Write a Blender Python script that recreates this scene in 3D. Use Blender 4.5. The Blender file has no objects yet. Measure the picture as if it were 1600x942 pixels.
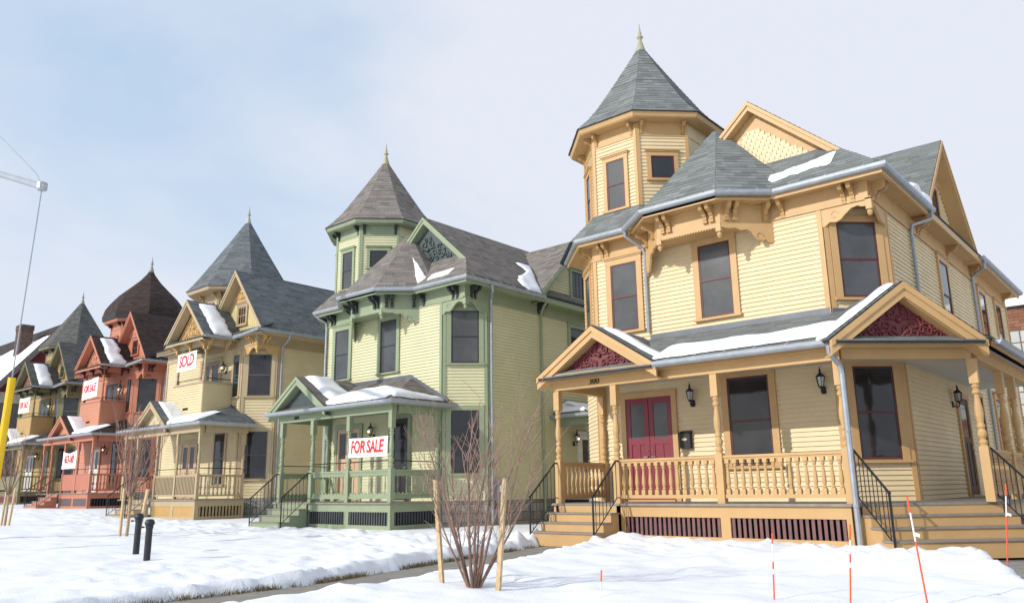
import bpy, math, random
from mathutils import Vector, noise
random.seed(7)
rad = math.radians
sc = bpy.context.scene
COL = sc.collection

# ------------------------------------------------------------------ camera
EYE = 1.10                                   # above the yard of the nearest house
cam = bpy.data.cameras.new('camera')
cam.sensor_width = 36.0
cam.lens = 36.0 * 1242.7 / 1600.0
cam.clip_start = 0.1
cam.clip_end = 3000
co = bpy.data.objects.new('camera', cam)
COL.objects.link(co)
YAW, PITCH, ROLL = .70894, .22996, -.01419
_f = Vector((-math.sin(YAW) * math.cos(PITCH), math.cos(YAW) * math.cos(PITCH), math.sin(PITCH)))
_r = _f.cross(Vector((0, 0, 1))).normalized()
_u = _r.cross(_f)
_r2 = _r * math.cos(ROLL) + _u * math.sin(ROLL)
_u2 = -_r * math.sin(ROLL) + _u * math.cos(ROLL)
from mathutils import Matrix
co.matrix_world = Matrix(((_r2.x, _u2.x, -_f.x, 0), (_r2.y, _u2.y, -_f.y, 0), (_r2.z, _u2.z, -_f.z, EYE), (0, 0, 0, 1)))
sc.camera = co
sc.render.resolution_x = 1024
sc.render.resolution_y = 602

# ------------------------------------------------------------------ sky and sun
SUN_TO = Vector((-.27, -.83, .44)).normalized()          # towards the sun
SUN_EL = math.asin(SUN_TO.z)
SUN_ROT = math.atan2(SUN_TO.x, SUN_TO.y)
w = bpy.data.worlds.new('World')
sc.world = w
w.use_nodes = True
nt = w.node_tree
nt.nodes.clear()
N = nt.nodes.new
L = nt.links.new
out = N('ShaderNodeOutputWorld')
sky = N('ShaderNodeTexSky')
sky.sky_type = 'NISHITA'
sky.sun_disc = False
sky.sun_elevation = SUN_EL
sky.sun_rotation = SUN_ROT
sky.air_density = 1.0
sky.dust_density = 1.5
bg1 = N('ShaderNodeBackground')
bg1.inputs['Strength'].default_value = 0.15
L(sky.outputs[0], bg1.inputs['Color'])
bg2 = N('ShaderNodeBackground')                          # thin high cloud
bg2.inputs['Color'].default_value = (.77, .82, .93, 1)
bg2.inputs['Strength'].default_value = 1.0
tc = N('ShaderNodeTexCoord')
mp = N('ShaderNodeMapping')
mp.inputs['Scale'].default_value = (1.0, 1.0, 2.2)
mp.inputs['Location'].default_value = (.9, .2, .4)
L(tc.outputs['Generated'], mp.inputs['Vector'])
nz = N('ShaderNodeTexNoise')
nz.inputs['Scale'].default_value = 1.1
nz.inputs['Detail'].default_value = 5
nz.inputs['Roughness'].default_value = .52
nz.inputs['Distortion'].default_value = .45
L(mp.outputs[0], nz.inputs['Vector'])
cr = N('ShaderNodeValToRGB')
cr.color_ramp.elements[0].position = .30
cr.color_ramp.elements[0].color = (.72, .72, .72, 1)
cr.color_ramp.elements[1].position = .58
cr.color_ramp.elements[1].color = (.98, .98, .98, 1)
L(nz.outputs['Fac'], cr.inputs['Fac'])
mx = N('ShaderNodeMixShader')
L(cr.outputs[0], mx.inputs[0])
cc = N('ShaderNodeValToRGB')                             # a thin veil is bluer than a thick one
cc.color_ramp.elements[0].position = .30
cc.color_ramp.elements[0].color = (.60, .78, 1.0, 1)
cc.color_ramp.elements[1].position = .55
cc.color_ramp.elements[1].color = (.80, .84, .935, 1)
L(nz.outputs['Fac'], cc.inputs['Fac'])
L(cc.outputs[0], bg2.inputs['Color'])
L(bg1.outputs[0], mx.inputs[1])
L(bg2.outputs[0], mx.inputs[2])
L(mx.outputs[0], out.inputs['Surface'])

sl = bpy.data.lights.new('sun', 'SUN')
sl.energy = 3.4
sl.angle = rad(0.6)
sl.color = (1, .95, .87)
so = bpy.data.objects.new('sun', sl)
COL.objects.link(so)
so.rotation_euler = (-SUN_TO).to_track_quat('-Z', 'Y').to_euler()
so.location = (-20, -30, 40)

sc.view_settings.view_transform = 'Standard'
sc.view_settings.look = 'None'
sc.view_settings.exposure = 0.0
sc.view_settings.gamma = 1.0


# ------------------------------------------------------------------ materials
def mat(name, col, rough=.6, var=.10, nscale=2.5, bump=0.0, bscale=30, metal=0.0, spec=.4, var2=0.0):
    m = bpy.data.materials.new(name)
    m.use_nodes = True
    t = m.node_tree
    b = t.nodes['Principled BSDF']
    b.inputs['Roughness'].default_value = rough
    b.inputs['Metallic'].default_value = metal
    b.inputs['Specular IOR Level'].default_value = spec
    g = t.nodes.new('ShaderNodeNewGeometry')
    n1 = t.nodes.new('ShaderNodeTexNoise')
    n1.inputs['Scale'].default_value = nscale
    n1.inputs['Detail'].default_value = 5
    n1.inputs['Roughness'].default_value = .6
    t.links.new(g.outputs['Position'], n1.inputs['Vector'])
    mixc = t.nodes.new('ShaderNodeMix')
    mixc.data_type = 'RGBA'
    lo = [max(0, c * (1 - var)) for c in col]
    hi = [min(1, c * (1 + var)) for c in col]
    mixc.inputs[6].default_value = (*lo, 1)
    mixc.inputs[7].default_value = (*hi, 1)
    mr = t.nodes.new('ShaderNodeMapRange')
    mr.inputs[1].default_value = .3
    mr.inputs[2].default_value = .7
    t.links.new(n1.outputs['Fac'], mr.inputs[0])
    t.links.new(mr.outputs[0], mixc.inputs[0])
    t.links.new(mixc.outputs[2], b.inputs['Base Color'])
    if bump:
        n2 = t.nodes.new('ShaderNodeTexNoise')
        n2.inputs['Scale'].default_value = bscale
        n2.inputs['Detail'].default_value = 6
        t.links.new(g.outputs['Position'], n2.inputs['Vector'])
        bp = t.nodes.new('ShaderNodeBump')
        bp.inputs['Strength'].default_value = bump
        bp.inputs['Distance'].default_value = .02
        t.links.new(n2.outputs['Fac'], bp.inputs['Height'])
        t.links.new(bp.outputs[0], b.inputs['Normal'])
    return m


def tone_mat(name, lo, hi, rough=.9, bump=.5, bscale=120):
    """colour runs lo..hi with the face attribute 'tone' (each shingle, brick or stone has its own)"""
    m = mat(name, lo, rough=rough, bump=bump, bscale=bscale, spec=.2)
    t = m.node_tree
    b = t.nodes['Principled BSDF']
    a = t.nodes.new('ShaderNodeAttribute')
    a.attribute_name = 'tone'
    mx_ = t.nodes.new('ShaderNodeMix')
    mx_.data_type = 'RGBA'
    mx_.inputs[6].default_value = (*lo, 1)
    mx_.inputs[7].default_value = (*hi, 1)
    t.links.new(a.outputs['Fac'], mx_.inputs[0])
    src = [l for l in t.links if l.to_socket == b.inputs['Base Color']][0].from_socket
    mul = t.nodes.new('ShaderNodeMix')
    mul.data_type = 'RGBA'
    mul.inputs[0].default_value = .75
    t.links.new(src, mul.inputs[6])
    t.links.new(mx_.outputs[2], mul.inputs[7])
    t.links.new(mul.outputs[2], b.inputs['Base Color'])
    return m


def glass_mat(name, lo, hi, rough):
    m = mat(name, lo, rough=rough, var=0, spec=.6)
    t = m.node_tree
    for n in t.nodes:
        if n.type == 'MIX':
            n.inputs[6].default_value = (*lo, 1)
            n.inputs[7].default_value = (*hi, 1)
        if n.type == 'TEX_NOISE':
            n.inputs['Scale'].default_value = 1.3
    b = t.nodes['Principled BSDF']
    n2 = t.nodes.new('ShaderNodeTexNoise')
    n2.inputs['Scale'].default_value = 1.8
    g = [n for n in t.nodes if n.type == 'NEW_GEOMETRY'][0]
    t.links.new(g.outputs['Position'], n2.inputs['Vector'])
    bp = t.nodes.new('ShaderNodeBump')
    bp.inputs['Strength'].default_value = .25
    bp.inputs['Distance'].default_value = .02
    t.links.new(n2.outputs['Fac'], bp.inputs['Height'])
    t.links.new(bp.outputs[0], b.inputs['Normal'])
    return m


def emit_mat(name, col, s):
    m = bpy.data.materials.new(name)
    m.use_nodes = True
    b = m.node_tree.nodes['Principled BSDF']
    b.inputs['Base Color'].default_value = (*col, 1)
    b.inputs['Emission Color'].default_value = (*col, 1)
    b.inputs['Emission Strength'].default_value = s
    return m


M = {}
M['glass'] = glass_mat('glass', (.012, .013, .015), (.03, .032, .036), .06)
M['screen'] = glass_mat('screened_glass', (.045, .047, .05), (.085, .088, .09), .22)
M['gutter'] = mat('galvanised_gutter', (.34, .37, .40), rough=.42, metal=.3, var=.12, nscale=6)
M['iron'] = mat('black_iron', (.015, .016, .019), rough=.45, var=.2)
M['snow'] = mat('snow', (.815, .84, .885), rough=.7, var=.015, nscale=3, bump=.35, bscale=26, spec=.3)
M['roofsnow'] = mat('roof_snow', (.85, .87, .91), rough=.7, var=.01, nscale=3, bump=.2, bscale=14, spec=.3)
M['deck'] = mat('deck_boards', (.25, .22, .19), rough=.7, var=.15, nscale=8)
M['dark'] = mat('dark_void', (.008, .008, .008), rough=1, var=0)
M['stone'] = tone_mat('stone_blocks', (.22, .21, .19), (.40, .38, .34), rough=.9, bump=.6, bscale=18)
M['stake'] = mat('raw_timber', (.52, .38, .22), rough=.8, var=.22, nscale=14)
M['bark'] = mat('reddish_bark', (.22, .14, .105), rough=.8, var=.3, nscale=20)
M['bark2'] = mat('tan_bark', (.42, .29, .17), rough=.8, var=.3, nscale=20)
M['twig'] = mat('red_twig', (.30, .19, .15), rough=.8, var=.3, nscale=20)
M['pipe'] = mat('black_pipe', (.022, .026, .03), rough=.5, var=.25, nscale=9)
M['orange'] = mat('orange_rod', (.85, .10, .03), rough=.45, var=.05)
M['white'] = mat('white_tape', (.75, .75, .74), rough=.5, var=.05)
M['banner'] = mat('white_banner', (.86, .86, .84), rough=.6, var=.02)
M['redink'] = mat('red_lettering', (.62, .03, .035), rough=.6, var=.05)
M['num'] = mat('bronze_numerals', (.05, .035, .02), rough=.4, var=.1)
M['bulb'] = emit_mat('lamp_bulb', (1, .62, .25), 5)
M['lampglass'] = mat('lantern_glass', (.42, .43, .42), rough=.15, var=.05, spec=.6)
M['chrome'] = mat('nickel', (.6, .6, .58), rough=.25, metal=1, var=.05)
M['concrete'] = mat('concrete_walk', (.24, .225, .20), rough=.9, var=.18, nscale=5, bump=.3, bscale=60)
M['joint'] = mat('joint_sand', (.12, .11, .10), rough=1, var=.2)
M['paver'] = mat('grey_paver', (.25, .235, .22), rough=.9, var=.22, nscale=4, bump=.3, bscale=60)
M['grass'] = mat('dead_grass', (.15, .12, .06), rough=.9, var=.35, nscale=15)
M['yellow'] = mat('yellow_plastic', (.80, .50, .01), rough=.4, var=.04)
M['galv'] = mat('galvanised_steel', (.42, .45, .49), rough=.4, metal=.5, var=.1)
M['brick'] = tone_mat('red_brick', (.22, .10, .06), (.38, .20, .13), rough=.9)
M['brown_brick'] = tone_mat('brown_brick', (.10, .065, .05), (.20, .14, .11), rough=.9)
M['frost'] = mat('frosted_pane', (.45, .46, .44), rough=.3, var=.15, nscale=2)
M['flash'] = mat('lead_flashing', (.13, .14, .16), rough=.5, var=.15, metal=.3)
M['peach'] = mat('primed_door', (.55, .38, .24), rough=.6, var=.06)
M['whitepaint'] = mat('white_paint', (.72, .71, .67), rough=.5, var=.05)
M['edge'] = mat('roof_edge', (.035, .036, .038), rough=.8, var=.2)


# ------------------------------------------------------------------ mesh helpers
class Fr:
    """a wall line: u runs to the right as seen from outside, v points outwards, z up"""
    def __init__(s, x, y, ang=0):
        a = rad(ang)
        s.x, s.y, s.a = x, y, a
        s.t = (math.cos(a), math.sin(a))
        s.n = (math.sin(a), -math.cos(a))

    def pt(s, u, v, z):
        return (s.x + s.t[0] * u + s.n[0] * v, s.y + s.t[1] * u + s.n[1] * v, z)


WORLD = Fr(0, 0, 0)


class MB:
    def __init__(s):
        s.v, s.f, s.a = [], [], []

    def face(s, pts, tone=.5):
        i = len(s.v)
        s.v += [tuple(p) for p in pts]
        s.f.append(tuple(range(i, i + len(pts))))
        s.a.append(tone)

    def hexa(s, p, tone=.5):
        """8 points: bottom ring 0-3 counter-clockwise from above, top ring 4-7"""
        i = len(s.v)
        s.v += [tuple(q) for q in p]
        for q in ((3, 2, 1, 0), (4, 5, 6, 7), (0, 1, 5, 4), (1, 2, 6, 5), (2, 3, 7, 6), (3, 0, 4, 7)):
            s.f.append(tuple(i + k for k in q))
            s.a.append(tone)

    def box(s, x0, x1, y0, y1, z0, z1, tone=.5):
        s.hexa([(x0, y0, z0), (x1, y0, z0), (x1, y1, z0), (x0, y1, z0), (x0, y0, z1), (x1, y0, z1), (x1, y1, z1), (x0, y1, z1)], tone)

    def fbox(s, fr, u0, u1, v0, v1, z0, z1, tone=.5):
        P = fr.pt
        s.hexa([P(u0, v1, z0), P(u1, v1, z0), P(u1, v0, z0), P(u0, v0, z0), P(u0, v1, z1), P(u1, v1, z1), P(u1, v0, z1), P(u0, v0, z1)], tone)

    def prism(s, pts, vec, tone=.5):
        n = len(pts)
        i = len(s.v)
        s.v += [tuple(p) for p in pts]
        s.v += [(p[0] + vec[0], p[1] + vec[1], p[2] + vec[2]) for p in pts]
        s.f.append(tuple(range(i, i + n)))
        s.f.append(tuple(range(i + 2 * n - 1, i + n - 1, -1)))
        s.a += [tone, tone]
        for k in range(n):
            j = (k + 1) % n
            s.f.append((i + j, i + k, i + n + k, i + n + j))
            s.a.append(tone)

    def fprism(s, fr, uz, v0, v1, tone=.5):
        a = fr.pt(0, v1, 0)
        b = fr.pt(0, v0, 0)
        s.prism([fr.pt(u, v1, z) for u, z in uz], (b[0] - a[0], b[1] - a[1], 0), tone)

    def sprism(s, fr, vz, u0, u1, tone=.5):
        a = fr.pt(u0, 0, 0)
        b = fr.pt(u1, 0, 0)
        s.prism([fr.pt(u0, v, z) for v, z in vz], (b[0] - a[0], b[1] - a[1], 0), tone)

    def tube(s, pts, r, n=6, r1=None, cap=True):
        pts = [Vector(p) for p in pts]
        m = len(pts)
        base = len(s.v)
        prev = None
        for k, p in enumerate(pts):
            d = (pts[min(k + 1, m - 1)] - pts[max(k - 1, 0)])
            d = d.normalized() if d.length > 1e-9 else Vector((0, 0, 1))
            if prev is None:
                x = d.cross(Vector((0, 0, 1)))
                if x.length < 1e-3:
                    x = Vector((1, 0, 0))
                x.normalize()
            else:
                x = prev - d * prev.dot(d)
                x.normalize()
            prev = x
            y = d.cross(x)
            rr = r if r1 is None else r + (r1 - r) * k / max(1, m - 1)
            for q in range(n):
                an = 2 * math.pi * (q + .5) / n
                s.v.append(tuple(p + (x * math.cos(an) + y * math.sin(an)) * rr))
        for k in range(m - 1):
            for q in range(n):
                j = (q + 1) % n
                s.f.append((base + k * n + q, base + k * n + j, base + (k + 1) * n + j, base + (k + 1) * n + q))
                s.a.append(.5)
        if cap:
            s.f.append(tuple(base + q for q in range(n - 1, -1, -1)))
            s.f.append(tuple(base + (m - 1) * n + q for q in range(n)))
            s.a += [.5, .5]

    def lathe(s, cx, cy, prof, n=10, rot=0.0):
        base = len(s.v)
        m = len(prof)
        for r, z in prof:
            for q in range(n):
                an = 2 * math.pi * q / n + rot
                s.v.append((cx + r * math.cos(an), cy + r * math.sin(an), z))
        for k in range(m - 1):
            for q in range(n):
                j = (q + 1) % n
                s.f.append((base + k * n + q, base + k * n + j, base + (k + 1) * n + j, base + (k + 1) * n + q))
                s.a.append(.5)
        s.f.append(tuple(base + q for q in range(n - 1, -1, -1)))
        s.f.append(tuple(base + (m - 1) * n + q for q in range(n)))
        s.a += [.5, .5]

    def ball(s, c, r, n=8, sz=1.0):
        prof = []
        for k in range(6):
            a = -math.pi / 2 + math.pi * (k + .02) / 5.04
            prof.append((max(.001, r * math.cos(a)), c[2] + r * sz * math.sin(a)))
        s.lathe(c[0], c[1], prof, n)

    def mesh(s, name, off=(0, 0, 0), smooth=False, tones=False):
        me = bpy.data.meshes.new(name)
        me.from_pydata([(a - off[0], b - off[1], c - off[2]) for a, b, c in s.v], [], s.f)
        if tones:
            at = me.attributes.new('tone', 'FLOAT', 'FACE')
            at.data.foreach_set('value', s.a)
        if smooth:
            me.polygons.foreach_set('use_smooth', [True] * len(me.polygons))
        me.update()
        return me


def link(name, me, m, parent=None, loc=(0, 0, 0), rotz=0.0):
    o = bpy.data.objects.new(name, me)
    COL.objects.link(o)
    if me is not None and m is not None and not me.materials:
        me.materials.append(m)
    o.location = loc
    o.rotation_euler = (0, 0, rotz)
    if parent:
        o.parent = parent
    return o


def tag(o, label=None, cat=None, group=None, kind=None):
    if label:
        o['label'] = label
    if cat:
        o['category'] = cat
    if group:
        o['group'] = group
    if kind:
        o['kind'] = kind
    return o


class Thing:
    """an Empty at loc; parts are drawn in design coordinates, base is the design point under the Empty"""
    def __init__(s, name, loc, base=(0, 0, 0), label=None, cat=None, group=None):
        s.root = link(name, None, None, None, loc)
        s.B = base
        tag(s.root, label, cat, group)

    def build(s, mb, name, m, parent=None, smooth=False, tones=False, kind=None, label=None):
        if not mb.f:
            return None
        o = link(name, mb.mesh(name, s.B, smooth, tones), m, parent or s.root)
        return tag(o, label, None, None, kind)

    def inst(s, name, me, m, loc, rotz=0.0, parent=None):
        return link(name, me, m, parent or s.root, (loc[0] - s.B[0], loc[1] - s.B[1], loc[2] - s.B[2]), rotz)


# ------------------------------------------------------------------ building kit
def roof_basis(pts):
    P = [Vector(p) for p in pts]
    n = Vector((0, 0, 0))
    for i in range(len(P)):
        a, b = P[i], P[(i + 1) % len(P)]
        n += a.cross(b)
    n.normalize()
    if n.z < 0:
        n = -n
    e = Vector((0, 0, 1)).cross(n)
    e = e.normalized() if e.length > 1e-4 else Vector((1, 0, 0))
    g = n.cross(e).normalized()
    if g.z < 0:
        g, e = -g, -e
    return P, n, e, g


def span(poly, h):
    xs = []
    for i in range(len(poly)):
        (a, b), (c, d) = poly[i], poly[(i + 1) % len(poly)]
        if (b - h) * (d - h) <= 0 and abs(b - d) > 1e-9:
            xs.append(a + (c - a) * (h - b) / (d - b))
    return (min(xs), max(xs)) if xs else None


def shingles(mb, pts, exp=.145, wid=.30, clip=1e-3):
    P, n, e, g = roof_basis(pts)
    O = P[0]
    q = [((p - O).dot(e), (p - O).dot(g)) for p in P]
    g0, g1 = min(b for a, b in q), max(b for a, b in q)
    k = 0
    h = g0
    while h < g1 - .01:
        h2 = min(h + exp, g1)
        s0, s1 = span(q, min(h + 1e-4, g1 - 1e-4)), span(q, h2 - 1e-4)
        if s0 and s1:
            lo, hi = min(s0[0], s1[0]), max(s0[1], s1[1])
            u = lo - random.random() * wid
            while u < hi:
                du = wid * random.uniform(.55, 1.35)
                a0, b0 = max(u, s0[0]), min(u + du, s0[1])
                a1, b1 = max(u, s1[0]), min(u + du, s1[1])
                if a0 < b0 - clip or a1 < b1 - clip:
                    a0, b0 = min(a0, s0[1]), max(b0, s0[0])
                    a1, b1 = min(a1, s1[1]), max(b1, s1[0])
                    tn = min(1, max(0, random.gauss(.5, .27)))
                    t0 = random.uniform(.009, .016)
                    p0 = O + e * a0 + g * h
                    p1 = O + e * b0 + g * h
                    p2 = O + e * b1 + g * h2
                    p3 = O + e * a1 + g * h2
                    mb.face([p0 + n * t0, p1 + n * t0, p2 + n * .003, p3 + n * .003], tn)
                    mb.face([p0, p1, p1 + n * t0, p0 + n * t0], tn)
                u += du
        h = h2
        k += 1


def roof(H, faces, shm, name='roof', exp=.145, wid=.30, thick=.06):
    """faces: list of convex 3-D polygons of one roof"""
    s = MB()
    c = MB()
    for pts in faces:
        P, n, e, g = roof_basis(pts)
        s.prism([tuple(p) for p in P], tuple(-n * thick))
        shingles(c, pts, exp, wid)
    o = H.build(s, name, M['edge'])
    H.build(c, 'shingles', shm, o, tones=True, kind='stuff')
    return o


def pyramid(cx, cy, prof, n=8, rot=None):
    """faces of a polygonal spire; prof = [(apothem, z), ...]"""
    rot = math.pi / n if rot is None else rot
    k = 1 / math.cos(math.pi / n)
    faces = []
    for i in range(len(prof) - 1):
        (a0, z0), (a1, z1) = prof[i], prof[i + 1]
        for q in range(n):
            A, B = rot + 2 * math.pi * q / n, rot + 2 * math.pi * (q + 1) / n
            f = [(cx + a0 * k * math.cos(A), cy + a0 * k * math.sin(A), z0), (cx + a0 * k * math.cos(B), cy + a0 * k * math.sin(B), z0)]
            f += [(cx + a1 * k * math.cos(B), cy + a1 * k * math.sin(B), z1), (cx + a1 * k * math.cos(A), cy + a1 * k * math.sin(A), z1)]
            faces.append(f)
    return faces


def board_mb(fr, u0, u1, z0, e, lo=.030, hi=.003):
    m = MB()
    P = fr.pt
    m.hexa([P(u0, lo, z0), P(u1, lo, z0), P(u1, 0, z0), P(u0, 0, z0), P(u0, hi, z0 + e), P(u1, hi, z0 + e), P(u1, 0, z0 + e), P(u0, 0, z0 + e)])
    return m


def wall(H, fr, u0, u1, z0, z1, mt, split, exp=.1, thick=.14, shape=None):
    """a clapboarded wall. split: every board is an object; shape(z) -> (u0, u1) for gables"""
    b = MB()
    if shape is None:
        b.fbox(fr, u0, u1, -thick, 0, z0, z1)
    else:
        a, c = shape(z0)
        d, e = shape(z1)
        b.fprism(fr, [(a, z0), (c, z0), (e, z1), (d, z1)], -thick, 0)
    w_ = H.build(b, 'wall', mt)
    n = max(1, round((z1 - z0) / exp))
    e = (z1 - z0) / n
    if split and shape is None:
        me = board_mb(fr, u0, u1, z0, e).mesh('board', H.B)
        for k in range(n):
            link('board', me, mt, w_, (0, 0, k * e))
    else:
        j = MB()
        for k in range(n):
            a, c = (u0, u1) if shape is None else shape(z0 + (k + .5) * e)
            if c - a > .03:
                t = board_mb(fr, a, c, z0 + k * e, e)
                o = len(j.v)
                j.v += t.v
                j.f += [tuple(o + i for i in q) for q in t.f]
                j.a += t.a
        H.build(j, 'siding', mt, w_, kind='stuff')
    return w_


def scallops(H, fr, shape, z0, z1, mt, parent, e=.12, wid=.14):
    """fish-scale shingles in a gable"""
    j = MB()
    z = z0
    r = 0
    while z < z1 - .04:
        a, c = shape(z + e * .5)
        u = a - (wid / 2 if r % 2 else 0)
        while u < c:
            ua, ub = max(a, u), min(c, u + wid * .94)
            if ub - ua > .03:
                m_ = (ua + ub) / 2
                j.fprism(fr, [(ua, z + e), (ua, z + .05), (ua + (ub - ua) * .2, z + .012), (m_, z), (ub - (ub - ua) * .2, z + .012), (ub, z + .05), (ub, z + e)], 0, .02 + .004 * (r % 2))
            u += wid
        z += e * .82
        r += 1
    return H.build(j, 'scallops', mt, parent, kind='stuff')


def window(H, fr, uc, z0, z1, wd, cas, sash, glass='glass', crown=True, sill=True, bars=None, c=.12, single=False):
    u0, u1 = uc - wd / 2, uc + wd / 2
    m = MB()
    m.fbox(fr, u0 - c, u0, 0, .065, z0 - .02, z1)
    m.fbox(fr, u1, u1 + c, 0, .065, z0 - .02, z1)
    m.fbox(fr, u0 - c - .005, u1 + c + .005, 0, .07, z1, z1 + c)
    if crown:
        m.fbox(fr, u0 - c - .03, u1 + c + .03, 0, .095, z1 + c, z1 + c + .035)
        m.fbox(fr, u0 - c - .05, u1 + c + .05, 0, .12, z1 + c + .035, z1 + c + .06)
    o = H.build(m, 'window', cas)
    if sill:
        m = MB()
        m.fbox(fr, u0 - c - .03, u1 + c + .03, 0, .11, z0 - .075, z0 - .02)
        H.build(m, 'sill', cas, o)
    zm = (z0 + z1) / 2
    parts = [(z0, z1, .042)] if single else [(z0, zm + .02, .042), (zm - .02, z1, .052)]
    for a, b, v in parts:
        s = .042
        m = MB()
        m.fbox(fr, u0, u0 + s, .012, v, a, b)
        m.fbox(fr, u1 - s, u1, .012, v, a, b)
        m.fbox(fr, u0 + s, u1 - s, .012, v - .002, a, a + s)
        m.fbox(fr, u0 + s, u1 - s, .012, v - .002, b - s, b)
        if bars:
            for k in range(1, bars[0]):
                x = u0 + s + (u1 - u0 - 2 * s) * k / bars[0]
                m.fbox(fr, x - .012, x + .012, .012, v - .004, a + s, b - s)
            for k in range(1, bars[1]):
                x = a + s + (b - a - 2 * s) * k / bars[1]
                m.fbox(fr, u0 + s, u1 - s, .012, v - .006, x - .012, x + .012)
        H.build(m, 'sash', sash, o)
        m = MB()
        m.fbox(fr, u0 + s * .5, u1 - s * .5, .008, v - .010, a + s * .5, b - s * .5)
        H.build(m, 'pane', M[glass], o)
    return o


def door(H, fr, uc, z0, z1, wd, cas, leafm, leaves=1, glassfrac=.45, c=.13, glass='glass'):
    u0, u1 = uc - wd / 2, uc + wd / 2
    m = MB()
    m.fbox(fr, u0 - c, u0, 0, .07, z0, z1)
    m.fbox(fr, u1, u1 + c, 0, .07, z0, z1)
    m.fbox(fr, u0 - c - .01, u1 + c + .01, 0, .08, z1, z1 + c)
    m.fbox(fr, u0, u1, 0, .12, z0, z0 + .04)
    fo = H.build(m, 'door_frame', cas)
    lw = wd / leaves
    for i in range(leaves):
        a, b = u0 + i * lw + .008, u0 + (i + 1) * lw - .008
        zg = z1 - (z1 - z0) * glassfrac
        s = .12
        m = MB()
        m.fbox(fr, a, b, .006, .032, z0 + .045, z1 - .01)
        m.fbox(fr, a, a + s, .006, .05, z0 + .045, z1 - .01)
        m.fbox(fr, b - s, b, .006, .05, z0 + .045, z1 - .01)
        m.fbox(fr, a + s, b - s, .006, .048, z1 - .15, z1 - .01)
        m.fbox(fr, a + s, b - s, .006, .048, zg - .14, zg)
        m.fbox(fr, a + s, b - s, .006, .048, z0 + .045, z0 + .25)
        md = (a + b) / 2
        m.fbox(fr, md - .045, md + .045, .006, .046, z0 + .25, zg - .14)
        lf = H.build(m, 'door', leafm)
        m = MB()
        m.fbox(fr, a + s, b - s, .006, .036, zg, z1 - .15)
        H.build(m, 'pane', M[glass], lf)
        m = MB()
        hu = b - .06 if i == 0 else a + .06
        p = fr.pt(hu, .075, z0 + 1.02)
        m.ball(p, .028)
        p2 = fr.pt(hu - .09 if i == 0 else hu + .09, .085, z0 + 1.01)
        m.tube([p, p2], .012)
        p = fr.pt(hu, .06, z0 + 1.16)
        m.ball(p, .022)
        H.build(m, 'handle', M['chrome'], lf)
    return fo


BR_PROF = [(0, 0), (.05, 0), (.07, .05), (.06, .09), (.10, .12), (.12, .17), (.20, .19), (.26, .22), (.29, .27), (.29, .36), (0, .36)]


def bracket_mesh(sz=1.0, wid=.085):
    m = MB()
    fr = Fr(0, 0, 0)
    pr = [(v * sz, z * sz - .36 * sz) for v, z in BR_PROF]
    m.sprism(fr, pr, -wid / 2, wid / 2)
    m.fbox(fr, -wid / 2 - .012, wid / 2 + .012, 0, .31 * sz, -.045, 0)
    m.fbox(fr, -wid / 2 - .012, wid / 2 + .012, 0, .07 * sz, -.40 * sz, -.36 * sz)
    # pierced scroll
    m.tube([(wid / 2 + .004, -.17 * sz + .05 * sz * math.cos(t), -.10 * sz + .05 * sz * math.sin(t)) for t in [k * .7 for k in range(10)]], .010, 4)
    m.tube([(-wid / 2 - .004, -.17 * sz + .05 * sz * math.cos(t), -.10 * sz + .05 * sz * math.sin(t)) for t in [k * .7 for k in range(10)]], .010, 4)
    return m.mesh('bracket')


def brackets(H, me, m, fr, us, z):
    for u in us:
        p = fr.pt(u, 0, z)
        H.inst('bracket', me, m, p, fr.a)


def post_mesh(h, lowb=.95, topb=.45, r=.065, turned=True):
    m = MB()
    s = r
    m.box(-s, s, -s, s, 0, lowb)
    m.box(-s, s, -s, s, h - topb, h)
    if turned:
        pr = [(s, lowb), (.75 * s, lowb + .03), (.95 * s, lowb + .06), (.95 * s, lowb + .10), (.6 * s, lowb + .13), (1.0 * s, lowb + .19), (1.05 * s, lowb + .25), (.65 * s, lowb + .31), (.9 * s, lowb + .34), (.9 * s, lowb + .38), (.7 * s, lowb + .41)]
        hh = h - topb
        pr += [(1.0 * s, lowb + .55), (.98 * s, lowb + .66), (.62 * s, hh - .26), (.62 * s, hh - .2), (.95 * s, hh - .17), (.95 * s, hh - .13), (.6 * s, hh - .10), (.95 * s, hh - .05), (.7 * s, hh)]
        m.lathe(0, 0, pr, 12)
    else:
        m.box(-s * .8, s * .8, -s * .8, s * .8, lowb, h - topb)
    return m.mesh('porch_post')


def baluster_mesh(h, kind='turned'):
    m = MB()
    if kind == 'turned':
        a = .042
        m.box(-a, a, -a, a, 0, .10)
        m.box(-a, a, -a, a, h - .07, h)
        pr = [(.030, .10), (.041, .12), (.026, .15), (.038, .19), (.044, .24), (.038, .34), (.027, .44), (.023, h - .14), (.038, h - .12), (.038, h - .10), (.025, h - .07)]
        m.lathe(0, 0, pr, 8)
    elif kind == 'sawn':
        o = [(-.035, 0), (.035, 0), (.035, .10), (.015, .14), (.045, .22), (.045, .30), (.02, .36), (.03, .48), (.03, h), (-.03, h), (-.03, .48), (-.02, .36), (-.045, .30), (-.045, .22), (-.015, .14), (-.035, .10)]
        m.fprism(Fr(0, 0, 0), o, -.012, .012)
    elif kind == 'stick':
        m.box(-.022, .022, -.022, .022, 0, h)
    else:
        m.lathe(0, 0, [(.012, 0), (.012, h * .3), (.02, h * .4), (.02, h * .5), (.012, h * .6), (.012, h)], 6)
    return m.mesh('baluster')


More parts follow.
